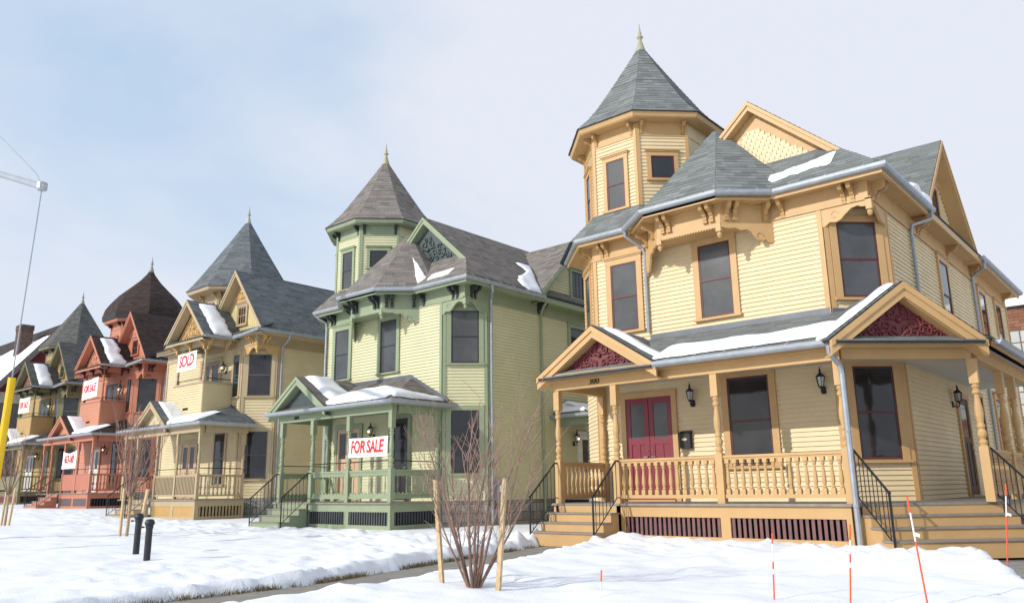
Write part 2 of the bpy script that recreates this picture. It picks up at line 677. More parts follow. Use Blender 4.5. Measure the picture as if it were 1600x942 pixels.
def railing(H, fr, u0, u1, zd, mt, kind, split=True, top=.91, pitch=.125, mesh=None):
    m = MB()
    m.fbox(fr, u0, u1, -.05, .05, zd + top - .045, zd + top)
    m.fbox(fr, u0, u1, -.03, .03, zd + top - .085, zd + top - .045)
    m.fbox(fr, u0, u1, -.04, .04, zd + .10, zd + .17)
    if kind == 'apron':
        n = max(3, int((u1 - u0) / .15))
        p = (u1 - u0) / n
        for k in range(n):
            a = u0 + k * p
            m.fprism(fr, [(a, zd + top - .085), (a, zd + top - .14), (a + p * .3, zd + top - .19), (a + p * .5, zd + top - .15), (a + p * .7, zd + top - .19), (a + p, zd + top - .14), (a + p, zd + top - .085)][::-1], -.015, .015)
            m.fprism(fr, [(a, zd + .17), (a + p, zd + .17), (a + p, zd + .22), (a + p * .5, zd + .28), (a, zd + .22)], -.015, .015)
    r = H.build(m, 'railing', mt)
    h = top - .085 - .17
    n = max(2, int((u1 - u0) / pitch))
    me = mesh or baluster_mesh(h, 'thin' if kind == 'apron' else kind)
    if split:
        for k in range(n):
            H.inst('baluster', me, mt, fr.pt(u0 + (k + .5) * (u1 - u0) / n, 0, zd + .17), fr.a, r)
    else:
        j = MB()
        for k in range(n):
            p = fr.pt(u0 + (k + .5) * (u1 - u0) / n, 0, zd + .17)
            o = len(j.v)
            ca, sa = math.cos(fr.a), math.sin(fr.a)
            j.v += [(p[0] + v.co.x * ca - v.co.y * sa, p[1] + v.co.x * sa + v.co.y * ca, p[2] + v.co.z) for v in me.vertices]
            j.f += [tuple(o + i for i in q.vertices) for q in me.polygons]
            j.a += [.5] * len(me.polygons)
        H.build(j, 'balusters', mt, r, kind='stuff')
    return r


def skirt(H, fr, u0, u1, z1, mt, slatm, split, z0=-.15, pitch=.105, panels=1, solid=False, lo=.12):
    """boards closing the space under a porch, with slatted openings"""
    m = MB()
    top = z1 - .22
    m.fbox(fr, u0, u1, -.06, 0, top, z1)
    m.fbox(fr, u0, u1, -.055, -.004, z0, lo)
    pw = (u1 - u0) / panels
    for k in range(panels + 1):
        a = u0 + k * pw
        m.fbox(fr, max(u0, a - .1), min(u1, a + .1), -.058, -.002, lo, top)
    o = H.build(m, 'porch_skirt', mt)
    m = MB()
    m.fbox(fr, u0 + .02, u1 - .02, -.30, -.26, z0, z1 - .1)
    H.build(m, 'shade_backing', M['dark'], o)  # near-black sheet stands in for the shade under the porch
    if solid:
        m = MB()
        for k in range(panels):
            a, b = u0 + k * pw + .1, u0 + (k + 1) * pw - .1
            n = int((b - a) / .07)
            for q in range(n):
                m.fbox(fr, a + q * (b - a) / n, a + (q + .93) * (b - a) / n, -.045, -.02, lo, top)
        H.build(m, 'slats', slatm, o, kind='stuff')
        return o
    s = MB()
    s.fbox(fr, 0, pitch * .56, -.05, -.025, lo - .01, top + .01)
    j = MB()
    me = None
    if split:
        s2 = MB()
        f0 = Fr(0, 0, 0)
        s2.fbox(f0, -pitch * .28, pitch * .28, -.05, -.025, lo - .01, top + .01)
        me = s2.mesh('slat')
    for k in range(panels):
        a, b = u0 + k * pw + .1, u0 + (k + 1) * pw - .1
        n = max(2, int((b - a) / pitch))
        for q in range(n):
            u = a + (q + .5) * (b - a) / n
            if split:
                H.inst('slat', me, slatm, fr.pt(u, 0, 0), fr.a, o)
            else:
                j.fbox(fr, u - pitch * .28, u + pitch * .28, -.05, -.025, lo - .01, top + .01)
    H.build(j, 'slats', slatm, o, kind='stuff')
    return o


def stairs(H, fr, u0, u1, zd, n, mt, tread=.29, base=-.1):
    """steps going down in +v from the deck edge at v = 0"""
    rise = zd / n
    m = MB()
    prof = [(0, base), (0, zd - rise - .03)]
    for k in range(1, n):
        z = zd - k * rise - .03
        prof += [((k - 1) * tread, z), (k * tread, z)]
    prof.append(((n - 1) * tread, base))
    # closed stringers
    m.sprism(fr, prof, u0, u0 + .05)
    o = H.build(m, 'stairs', mt)
    m = MB()
    m.sprism(fr, prof, u1 - .05, u1)
    H.build(m, 'stringer', mt, o)
    for k in range(1, n):
        z = zd - k * rise
        m = MB()
        m.fbox(fr, u0 - .03, u1 + .03, (k - 1) * tread - .002, k * tread + .025, z - .03, z)
        H.build(m, 'tread', M['deck'], o)
        m = MB()
        m.fbox(fr, u0 + .05, u1 - .05, k * tread - .02, k * tread - .003, z - rise if k < n - 1 else base, z - .031)
        H.build(m, 'riser', mt, o)
    m = MB()
    m.fbox(fr, u0 + .05, u1 - .05, -.02, -.003, zd - rise, zd - .05)
    H.build(m, 'riser', mt, o)
    return o


def handrail(H, fr, u, zd, n, split, tread=.29, top=.88, run=None, base=-.1):
    run = run or (n - 1) * tread + .05
    P = fr.pt
    m = MB()
    a = P(u, -.08, zd + top)
    b = P(u, .02, zd + top)
    c = P(u, run, top + .02)
    m.tube([a, b, c], .021, 6)
    m.tube([P(u, -.08, zd + .12), P(u, .02, zd + .12), P(u, run, .14)], .012, 5)
    m.tube([c, P(u, run, base)], .021, 6)
    m.ball(c, .032)
    o = H.build(m, 'handrail', M['iron'])
    k = max(5, int(run / .125))
    pm = MB()
    pm.tube([(0, 0, .13), (0, 0, top)], .0085, 5)
    me = pm.mesh('picket')
    j = MB()
    for i in range(k):
        t = (i + .3) / k
        z = zd + (0 - zd) * max(0, (t * run - .02) / (run - .02))
        p = P(u, t * run, z)
        if split:
            H.inst('picket', me, M['iron'], p, 0, o)
        else:
            j.tube([(p[0], p[1], z + .13), (p[0], p[1], z + top)], .0085, 4)
    H.build(j, 'pickets', M['iron'], o, kind='stuff')
    return o


def gutter(H, pts, m=None, r=.062, hangers=True, lift=.09):
    b = MB()
    # K-shaped trough, mitred along the run
    n = len(pts)
    V = [Vector(p) for p in pts]
    prof = [(-.06, .055), (-.06, -.05), (.02, -.05), (.055, -.01), (.062, .055), (.05, .06), (.045, .02), (-.045, .02)]
    rings = []
    for i in range(n):
        d0 = (V[i] - V[i - 1]).normalized() if i else (V[1] - V[0]).normalized()
        d1 = (V[i + 1] - V[i]).normalized() if i < n - 1 else d0
        n0 = Vector((d0.y, -d0.x, 0)).normalized()
        n1 = Vector((d1.y, -d1.x, 0)).normalized()
        nn = (n0 + n1).normalized()
        k = 1 / max(.4, nn.dot(n1))
        rings.append([tuple(V[i] + nn * (q[0] * k) + Vector((0, 0, q[1]))) for q in prof])
    for i in range(n - 1):
        for q in range(len(prof)):
            j = (q + 1) % len(prof)
            b.face([rings[i][q], rings[i + 1][q], rings[i + 1][j], rings[i][j]])
    b.face(rings[0])
    b.face(rings[-1][::-1])
    o = H.build(b, 'gutter', m or M['gutter'])
    if hangers:
        h = MB()
        for i in range(n - 1):
            d = V[i + 1] - V[i]
            k = int(d.length / .62)
            dn = d.normalized()
            nn = Vector((dn.y, -dn.x, 0))
            for q in range(k):
                p = V[i] + d * ((q + .5) / k)
                a = p - nn * .05
                c = p + nn * .055 + Vector((0, 0, .055))
                h.prism([tuple(c - dn * .012), tuple(c + dn * .012), tuple(c + dn * .012 - nn * .14 + Vector((0, 0, lift))), tuple(c - dn * .012 - nn * .14 + Vector((0, 0, lift)))], (0, 0, .006))
        H.build(h, 'hangers', M['gutter'], o, kind='stuff')
    return o


def downspout(H, pts, r=.042, m=None):
    b = MB()
    b.tube(pts, r, 8)
    o = H.build(b, 'downspout', m or M['gutter'])
    z0, z1 = pts[-1][2], pts[-2][2]
    k = 2
    for q in range(k):
        t = (q + .6) / (k + .4)
        p = [pts[-1][i] + (pts[-2][i] - pts[-1][i]) * t for i in range(3)]
        s = MB()
        s.lathe(p[0], p[1], [(r + .006, p[2] - .02), (r + .008, p[2]), (r + .006, p[2] + .02)], 8)
        H.build(s, 'strap', m or M['gutter'], o)
    return o


def carving(mb, fr, uc, z0, hw, h, v=.02, r=.022):
    """scrollwork relief filling a triangle of half width hw and height h"""
    def spiral(cx, cz, r0, turns, a0, sgn):
        pts = []
        n = int(10 * turns) + 4
        for k in range(n):
            t = k / (n - 1)
            a = a0 + sgn * 2 * math.pi * turns * t
            rr = r0 * (1 - .85 * t)
            pts.append(fr.pt(cx + rr * math.cos(a), v, cz + rr * math.sin(a)))
        return pts
    spec = [(.12, .62, .15, 1.4, 3.6, 1), (.28, .30, .19, 1.6, 2.2, -1), (.12, .20, .14, 1.3, 4.5, 1), (.52, .20, .16, 1.5, 2.4, -1),
            (.74, .10, .10, 1.3, 2.6, -1), (.44, .44, .11, 1.2, .5, 1), (.08, .82, .08, 1.2, 4.0, 1), (.64, .26, .08, 1.2, 1.0, 1), (.38, .09, .08, 1.2, 0.4, 1), (.86, .06, .06, 1.1, 2.0, -1)]
    for sx in (-1, 1):
        for (fx, fz, fr0, tn, a0, sg) in spec:
            a = a0 if sx > 0 else math.pi - a0
            mb.tube(spiral(uc + sx * fx * hw, z0 + fz * h, fr0 * h * 1.1, tn, a, sg * sx), r, 5, r * .5)
        mb.tube([fr.pt(uc + sx * hw * t, v, z0 + h * (.03 + .50 * math.sin(t * 2.6) * (1 - t))) for t in (0, .12, .25, .4, .55, .7, .85)], r, 5, r * .5)
        mb.tube([fr.pt(uc + sx * hw * (.05 + .33 * t), v, z0 + h * (.1 + .55 * t * (1.2 - t))) for t in (0, .2, .4, .6, .8, 1)], r * .9, 5, r * .4)
    p = fr.pt(uc, v, z0 + h * .45)
    mb.ball(p, r * 2.6)


def gable_trim(H, fr, uc, z0, hw, h, mt, depth=.34, bw=.17, vout=0.0):
    """raking boards of a gable whose outer edge runs (uc-hw, z0) - (uc, z0+h) - (uc+hw, z0); face at v = vout"""
    s = h / hw
    k = math.sqrt(1 + s * s)
    out_ = []
    for sx in (-1, 1):
        for (o0, o1, va, vb, nm) in ((.0, bw * .45, -.05, .03, 0), (bw * .45, bw, -.05, .0, 1), (bw, bw * 1.05, -depth, -.05, 2)):
            m = MB()
            d0, d1 = o0 * k, o1 * k
            pts = [(uc + sx * hw, z0 - d0), (uc, z0 + h - d0), (uc, z0 + h - d1), (uc + sx * hw, z0 - d1)]
            if sx > 0:
                pts = pts[::-1]
            m.fprism(fr, pts, vout + va, vout + vb)
            out_.append(H.build(m, 'rake_board' if nm < 2 else 'rake_soffit', mt))
    return out_


def spiral_tri(uc, z0, hw, h):
    return lambda z: (uc - hw * max(0, 1 - (z - z0) / h), uc + hw * max(0, 1 - (z - z0) / h))


def lantern(label, fr, u, z, lit=False, off=(0, 0, 0), sc_=1.0, cat='lantern'):
    """top-level wall lantern; fr in world-ish design coordinates, off = house shift"""
    p = fr.pt(u, 0, z)
    p = (p[0] + off[0], p[1] + off[1], p[2] + off[2])
    t = Thing('wall_lantern', p, (0, 0, 0), label, cat, 'wall lanterns by the doors')
    t.root.rotation_euler = (0, 0, fr.a)
    f0 = Fr(0, 0, 0)
    m = MB()
    m.fprism(f0, [(-.035, -.13), (.035, -.13), (.05, -.06), (.035, .02), (-.035, .02), (-.05, -.06)], 0.02, .05)
    m.tube([(0, -.05, -.08), (0, -.12, -.13), (0, -.17, -.10), (0, -.17, -.02)], .013, 6)
    t.build(m, 'wall_arm', M['iron'])
    m = MB()
    c = (0, -.17)
    m.lathe(c[0], c[1], [(.02, -.03), (.055, 0), (.055, .015)], 6)
    m.lathe(c[0], c[1], [(.095, .20), (.10, .215), (.07, .25), (.03, .28), (.018, .33), (.028, .345), (.012, .37), (.004, .42)], 6)
    for q in range(6):
        a = 2 * math.pi * q / 6
        m.tube([(c[0] + .052 * math.cos(a), c[1] + .052 * math.sin(a), .01), (c[0] + .088 * math.cos(a), c[1] + .088 * math.sin(a), .205)], .007, 4)
    t.build(m, 'cage', M['iron'])
    m = MB()
    m.lathe(c[0], c[1], [(.046, .016), (.08, .20)], 6)
    t.build(m, 'glass_chimney', M['bulb'] if lit and False else M['lampglass'])
    if lit:
        m = MB()
        m.ball((c[0], c[1] - .075, .10), .035)
        t.build(m, 'bulb', M['bulb'])
    return t


def text_mesh(s, size, shear=.12, bold=.012, depth=.004, squeeze=.8):
    cu = bpy.data.curves.new('lettering', 'FONT')
    cu.body = s
    cu.size = size
    cu.shear = shear
    cu.offset = bold
    cu.extrude = depth
    cu.align_x = 'CENTER'
    cu.align_y = 'CENTER'
    cu.resolution_u = 4
    o = bpy.data.objects.new('lettering', cu)
    COL.objects.link(o)
    me = bpy.data.meshes.new_from_object(o.evaluated_get(bpy.context.evaluated_depsgraph_get()))
    bpy.data.objects.remove(o)
    for v in me.vertices:
        x, y, z = v.co
        v.co = (x * squeeze, -z, y)
    me.materials.clear()
    return me


def banner(label, fr, u0, u1, z0, z1, text, size, off, sag=.02, v=.1, squeeze=.8, lift=0.0):
    c = fr.pt((u0 + u1) / 2, v, z0)
    t = Thing('sale_banner', (c[0] + off[0], c[1] + off[1], c[2] + off[2]), (0, 0, 0), label, 'banner', 'sale banners on the porches')
    t.root.rotation_euler = (0, 0, fr.a)
    W, Hh = (u1 - u0), (z1 - z0)
    m = MB()
    nx, nz_ = 16, 6
    def P(i, k, d):
        x = -W / 2 + W * i / nx
        zt = Hh * k / nz_
        edge = sag * math.sin(math.pi * i / nx) * (k / nz_)
        return (x * (1 - .015 * math.sin(math.pi * k / nz_)), d + .018 * math.sin(i * .8 + k * .3), zt - edge + lift * (i / nx - .5))
    for d, rev in ((-.004, False), (.004, True)):
        for i in range(nx):
            for k in range(nz_):
                q = [P(i, k, d), P(i + 1, k, d), P(i + 1, k + 1, d), P(i, k + 1, d)]
                m.face(q[::-1] if rev else q)
    for i in range(nx):
        m.face([P(i, nz_, -.004), P(i + 1, nz_, -.004), P(i + 1, nz_, .004), P(i, nz_, .004)])
    t.build(m, 'cloth', M['banner'], smooth=True)
    words = text.split()
    for wd, cx_ in zip(words, (0,) if len(words) == 1 else (-.255, .185)):
        me = text_mesh(wd, size, squeeze=squeeze)
        for vv in me.vertices:
            vv.co.x += cx_ * W
            i = (vv.co.x / W + .5) * nx
            vv.co.y += .018 * math.sin(i * .8 + .9) - .012
            vv.co.z += Hh / 2 + lift * (i / nx - .5)
        link('lettering', me, M['redink'], t.root)
    m = MB()
    for sx in (-1, 1):
        for zz in (.04, Hh - .04):
            m.tube([(sx * (W / 2 - .02), 0, zz), (sx * (W / 2 + .10), .05, zz + .03)], .005, 4)
    t.build(m, 'ties', M['white'])
    return t


def snow_patch(label, O, e, g, n, lo, hi, u0, u1, thick, off, name='roof_snow', nu=40, ns=10):
    """snow lying on a roof plane: O origin, e along the eave, g up the slope, n normal; lo(u), hi(u) bounds up the slope"""
    O = Vector(O) + Vector(off)
    e, g, n = Vector(e).normalized(), Vector(g).normalized(), Vector(n).normalized()
    m = MB()
    rows = []
    for i in range(nu + 1):
        t = i / nu
        u = u0 + (u1 - u0) * t
        a, b = lo(u), hi(u)
        r = []
        for k in range(ns + 1):
            s = k / ns
            x = a + (b - a) * s
            p = O + e * u + g * x
            endf = min(1, math.sqrt(min(1, max(0, t * 9)))) * min(1, math.sqrt(min(1, max(0, (1 - t) * 9))))
            prof = max(0, 1 - abs(2 * s - 1) ** 5)
            hh = thick * prof * endf * (.75 + .5 * noise.noise((u * 1.7, x * 1.7, O.x))) + .03
            if k in (0, ns) or i in (0, nu):
                hh = .005
            r.append(p + n * hh)
        rows.append(r)
    idx = {}
    for i in range(nu + 1):
        for k in range(ns + 1):
            idx[i, k] = len(m.v)
            m.v.append(tuple(rows[i][k]))
    for i in range(nu):
        for k in range(ns):
            m.f.append((idx[i, k], idx[i + 1, k], idx[i + 1, k + 1], idx[i, k + 1]))
            m.a.append(.5)
    base = tuple(rows[nu // 2][0])
    o = link(name, m.mesh(name, base, smooth=True), M['roofsnow'], None, base)
    return tag(o, label, 'snow', 'snow lying on the roofs')


def plane_axes(pts):
    P, n, e, g = roof_basis(pts)
    return e, g, n


def wob(seed, amp, fq=2.0):
    return lambda u: amp * noise.noise((u * fq, seed, 0)) + amp * .5 * noise.noise((u * fq * 2.7, seed, 3)) + amp * .35 * noise.noise((u * fq * 7, seed, 9))


# ------------------------------------------------------------------ ground
def sm(a, b, x):
    t = min(1, max(0, (x - a) / (b - a)))
    return t * t * (3 - 2 * t)


def yard(x):
    """the lots climb a little towards the far houses"""
    return .10 * sm(-20, -28, x) + .30 * sm(-29, -41, x) + .14 * sm(-42, -53, x)


def walk_c(y):
    return -10.08 + .25 * (13.1 - y) if y > 6.6 else -8.455 - .10 * (6.6 - y) * 0


def walk_side(x, y):
    """distance across from the middle of the front walk of the corner house"""
    return x - walk_c(y)


def fbm(x, y, o=4, s=0.0):
    r = 0
    a = 1
    for k in range(o):
        r += a * noise.noise((x, y, s + k * 7.3))
        x *= 2.03
        y *= 2.03
        a *= .5
    return r


def ground_z(x, y):
    z = yard(x)
    near = sm(60, 18, abs(x + 12)) * sm(40, 17, y)
    z += near * (.05 * fbm(x * .35, y * .35, 3, 1.0) + .035 * fbm(x * 1.6, y * 1.6, 4, 5.0))
    # trampled, lumpy snow along the fronts and the shovelled edges
    lump = max(0, fbm(x * 2.2, y * 2.2, 4, 11.0))
    strip = sm(10.5, 12.5, y) * sm(15.5, 14.2, y) + .8 * sm(4.0, 1.0, abs(walk_side(x, y) + 2.2)) * sm(3, 5, y)
    z += near * strip * .10 * lump
    # berm right of the walk, and the bank by the corner steps
    d = walk_side(x, y)
    z += .07 * sm(.6, 1.1, d) * sm(3.4, 1.3, d) * (.7 + .6 * lump) * sm(15.2, 13.9, y) * sm(-1.5, 2, y)
    z += .08 * sm(-.6, -1.0, d) * sm(-3.0, -1.3, d) * (.6 + .7 * lump) * sm(15, 13.8, y)
    bank = math.exp(-(((x + 3.3) / 2.3) ** 2 + ((y - 12.1) / 1.0) ** 2))
    z += .26 * bank * (.8 + .4 * lump)
    z += .10 * math.exp(-(((x + 6.9) / 2.6) ** 2 + ((y - 13.9) / .55) ** 2))
    # cleared walk
    if y > -2:
        z -= .30 * sm(.66, .54, d) * sm(-.98, -.84, d + .07 * fbm(x * 2.5, y * 2.5, 3, 4.0)) * sm(15.0, 14.6, y)
    # cleared pavers before the corner steps
    q = (x + 1.9) * .7071 + (y - 11.9) * .7071 * -1      # grows towards the street corner
    pav = sm(-3.55, -3.2, x + .45 * (y - 12.7) * 0) * 0
    e = (x + 2.95) + .50 * (y - 13.1)
    z -= .34 * sm(.0, .28, e + .12 * fbm(x * 2, y * 2, 3, 2.0)) * sm(9.3, 9.9, y)
    return z


def make_ground():
    def axis(segs):
        r = []
        for a, b, n in segs:
            r += [a + (b - a) * k / n for k in range(n)]
        r.append(segs[-1][1])
        return r
    xs = axis([(-900, -200, 8), (-200, -70, 16), (-70, -30, 110), (-30, -14, 130), (-14, 1, 190), (1, 12, 24), (12, 60, 14), (60, 900, 8)])
    ys = axis([(-300, -20, 6), (-20, 2, 30), (2, 10, 110), (10, 15.2, 75), (15.2, 40, 40), (40, 120, 10), (120, 1200, 8)])
    v = []
    for y in ys:
        for x in xs:
            v.append((x, y, ground_z(x, y)))
    nx = len(xs)
    f = [(j * nx + i, j * nx + i + 1, (j + 1) * nx + i + 1, (j + 1) * nx + i) for j in range(len(ys) - 1) for i in range(nx - 1)]
    me = bpy.data.meshes.new('snow_ground')
    me.from_pydata(v, [], f)
    me.polygons.foreach_set('use_smooth', [True] * len(f))
    return tag(link('snow_ground', me, M['snow']), kind='structure', label='snow covered lawns in front of the row of houses')


make_ground()

# front walk: poured slabs with joints
wk = MB()
c0 = walk_c
for a, b in ((-2, 6.6), (6.6, 14.6)):
    wk.prism([(c0(a) - 1.05, a, -.125), (c0(a) + .78, a, -.125), (c0(b) + .78, b, -.125), (c0(b) - 1.05, b, -.125)], (0, 0, -.05))
wo = tag(link('front_walk', wk.mesh('front_walk'), M['joint']), kind='structure', label='cleared concrete walk leading to the corner house')
y = -1.8
while y < 14.2:
    s = MB()
    a, b = y + .012, min(y + 1.2, 14.6) - .012
    s.prism([(c0(a) - .76, a, -.105), (c0(a) + .76, a, -.105), (c0(b) + .76, b, -.105), (c0(b) - .76, b, -.105)], (0, 0, -.03))
    link('slab', s.mesh('slab'), M['concrete'], wo)
    y += 1.2
pv = MB()
pv.prism([(-6, 9, -.135), (8, 9, -.135), (8, 22, -.135), (-2.7, 17, -.135), (-4.6, 14.6, -.135)], (0, 0, -.04))
po = tag(link('paved_forecourt', pv.mesh('paved_forecourt'), M['joint']), kind='structure', label='grey pavers before the wide corner steps')
pm = MB()
pm.box(-.29, .29, -.145, .145, -.03, 0)
pme = pm.mesh('paver')
for i in range(-9, 12):
    for k in range(-8, 14):
        u, vv = (i + (.5 if k % 2 else 0)) * .6, k * .3
        x, yy = -1.6 + (u - vv) * .7071, 12.6 + (u + vv) * .7071
        if x - yy > -17.4 and x - yy < -9.6 and x > -3.6 and 9.4 < yy < 15.5 and x < 1.5:
            link('paver', pme, M['paver'], po, (x, yy, -.108 + random.uniform(-.003, .003)), rad(45))
# dead grass along the far edge of the walk
gr = MB()
for k in range(9000):
    yy = random.uniform(1.5, 13.4)
    if noise.noise((yy * .9, 7, 2)) + .5 * noise.noise((yy * 3.1, 9, 2)) < random.uniform(-.25, .25):
        continue
    d = random.uniform(-.95, -.70)
    x = c0(yy) + d
    z = -.13
    h = random.uniform(.05, .11)
    a = random.uniform(0, 6.28)
    lx, ly = random.gauss(0, .05), random.gauss(0, .05)
    gr.face([(x - .006 * math.cos(a), yy - .006 * math.sin(a), z), (x + .006 * math.cos(a), yy + .006 * math.sin(a), z), (x + lx, yy + ly, z + h)])
tag(link('dead_grass', gr.mesh('dead_grass'), M['grass']), 'dry brown grass showing along the edge of the walk', 'grass', kind='stuff')


# ------------------------------------------------------------------ houses
def palette(siding, trim, brk, sash, accent, slat, shl, shh, nm, skirtm=None, rail=None):
    p = dict(siding=mat(nm + '_siding', siding, rough=.55, var=.06, nscale=1.2, bump=.12, bscale=45),
             trim=mat(nm + '_trim', trim, rough=.5, var=.06, nscale=2.5), brk=mat(nm + '_brackets', brk, rough=.5, var=.08),
             sash=mat(nm + '_sash', sash, rough=.45, var=.08), accent=mat(nm + '_accent', accent, rough=.45, var=.12, nscale=5),
             slat=mat(nm + '_slats', slat, rough=.6, var=.15, nscale=6), shingle=tone_mat(nm + '_shingles', shl, shh))
    p['rail'] = p['trim'] if rail is None else mat(nm + '_rail', rail, rough=.5, var=.06)
    return p


BASE = (-7.5, 16.6, 0)


def house_root(name, S, label):
    return Thing(name, (BASE[0] + S[0], BASE[1] + S[1], S[2]), BASE, label, 'house', 'Victorian houses in a row')


def foundation(H, fr, u0, u1, z1, z0=-.4):
    b = MB()
    b.fbox(fr, u0, u1, -.2, -.06, z0, z1)
    o = H.build(b, 'foundation', M['joint'])
    s = MB()
    z = z0
    while z < z1 - .02:
        h = min(.26, z1 - z)
        u = u0
        while u < u1 - .02:
            d = min(random.uniform(.3, .62), u1 - u)
            s.fbox(fr, u + .008, u + d - .008, -.1, -.03 + random.uniform(0, .03), z + .008, z + h - .008, random.random())
            u += d
        z += h
    H.build(s, 'stones', M['stone'], o, tones=True, kind='stuff')


def tower(H, cx, cy, ap, z0, z1, pal, split, prof, eave_ap, win, fin=True, facets=(4, 5, 6, 7), small_right=True):
    """octagonal turret; facet 6 faces the street, 7 the front right"""
    side = 2 * ap * math.tan(math.pi / 8)
    for k in range(8):
        an = k * 45.0                     # outward direction
        a = rad(an)
        ox, oy = cx + ap * math.cos(a), cy + ap * math.sin(a)
        fr = Fr(ox, oy, an + 90)
        vis = k in facets
        if vis:
            wall(H, fr, -side / 2, side / 2, z0, z1 - .3, pal['siding'], split)
        m = MB()
        m.fbox(fr, -side / 2, side / 2, -.14, .012, z1 - .3 if vis else z0, z1 + .1)
        m.fbox(fr, -side / 2 - .01, side / 2 + .01, 0, .04, z1 - .34, z1 - .3)
        H.build(m, 'frieze' if vis else 'wall', pal['trim'] if vis else pal['siding'])
        if vis:
            for ca, cb in ((-side / 2 - .012, -side / 2 + .075), (side / 2 - .075, side / 2 + .012)):
                m = MB()
                m.fbox(fr, ca, cb, 0, .045, z0, z1)
                H.build(m, 'corner_board', pal['trim'])
            brackets(H, pal['bm_s'], pal['brk'], fr, (-side / 2 + .12, side / 2 - .12), z1 + .02)
    k = 1 / math.cos(math.pi / 8)
    e = MB()
    ring = lambda r, z: [(cx + r * k * math.cos(math.pi / 8 + q * math.pi / 4), cy + r * k * math.sin(math.pi / 8 + q * math.pi / 4), z) for q in range(8)]
    e.prism(ring(eave_ap - .02, z1 + .04), (0, 0, .05))
    H.build(e, 'soffit', pal['trim'])
    e = MB()
    A, B_ = ring(eave_ap, z1 + .06), ring(eave_ap - .08, z1 + .06)
    C, D = ring(eave_ap + .05, z1 + .20), ring(eave_ap - .08, z1 + .20)
    for q in range(8):
        j = (q + 1) % 8
        e.hexa([A[q], A[j], B_[j], B_[q], C[q], C[j], D[j], D[q]])
    H.build(e, 'cornice', pal['trim'])
    faces = pyramid(cx, cy, prof)
    ro = roof(H, faces, pal['shingle'], 'spire_roof', thick=.03)
    hz = prof[-1][1]
    if fin:
        f = MB()
        f.lathe(cx, cy, [(.17, hz - .22), (.13, hz - .05), (.05, hz + .22), (.045, hz + .26), (.085, hz + .30), (.10, hz + .34), (.05, hz + .38), (.04, hz + .42), (.06, hz + .46), (.035, hz + .5), (.022, hz + .62), (.003, hz + .80)], 10)
        H.build(f, 'finial', pal['fin'], smooth=True)
    if win:
        fr = Fr(cx, cy - ap, 0)
        window(H, fr, .02, z0 + .06, z0 + 1.42, .56, pal['trim'], pal['sash'], 'screen', c=.11)
        fr = Fr(cx - ap * .7071, cy - ap * .7071, -45)
        window(H, fr, 0, z0 + .06, z0 + 1.42, .5, pal['trim'], pal['sash'], 'screen', c=.11)
        fr = Fr(cx + ap * .7071, cy - ap * .7071, 45)
        window(H, fr, -.03, z0 + .74, z0 + 1.36, .62, pal['trim'], pal['sash'], 'glass', c=.11, single=True, bars=win)


def corner_ornament(H, pal, X=-4.5, Y=16.6, w_=.98, z=6.82):
    """sawn fan brackets and pendant over the cut-off corner"""
    def shape(s):
        o = [(0, 0), (s * w_, 0), (s * w_, -.62), (s * (w_ - .07), -.60), (s * (w_ - .16), -.50), (s * (w_ - .30), -.54), (s * (w_ - .40), -.48), (s * (w_ - .48), -.36),
             (s * (w_ - .62), -.20), (s * .22, -.16), (s * .16, -.22), (s * .05, -.24), (0, -.20)]
        return o
    fr = Fr(X, Y, 0)
    m = MB()
    m.fprism(fr, [(u, z + b * .68) for u, b in shape(-1)], -.03, .03)
    cs = [(-w_ + .28 + .07 * math.cos(t), z - .19 + .07 * math.sin(t)) for t in [k * .5 for k in range(11)]]
    m.tube([fr.pt(u, .034, b) for u, b in cs], .011, 4)
    H.build(m, 'fan_bracket', pal['brk2'])
    fr = Fr(X, Y, 90)
    m = MB()
    m.fprism(fr, [(u, z + b * .68) for u, b in shape(1)], -.03, .03)
    H.build(m, 'fan_bracket', pal['brk2'])
    m = MB()
    m.box(X - .06, X + .06, Y - .06, Y + .06, z - .24, z)
    m.lathe(X, Y, [(.03, z - .24), (.055, z - .27), (.06, z - .31), (.035, z - .36), (.01, z - .38)], 8)
    H.build(m, 'pendant', pal['brk2'], smooth=False)


def porch_beam(H, fr, u0, u1, zb, mt, v0=-.09, v1=.09):
    m = MB()
    m.fbox(fr, u0, u1, v0, v1, zb, zb + .24)
    m.fbox(fr, u0 - .02, u1 + .02, v1, v1 + .06, zb + .17, zb + .25)
    return H.build(m, 'porch_beam', mt)


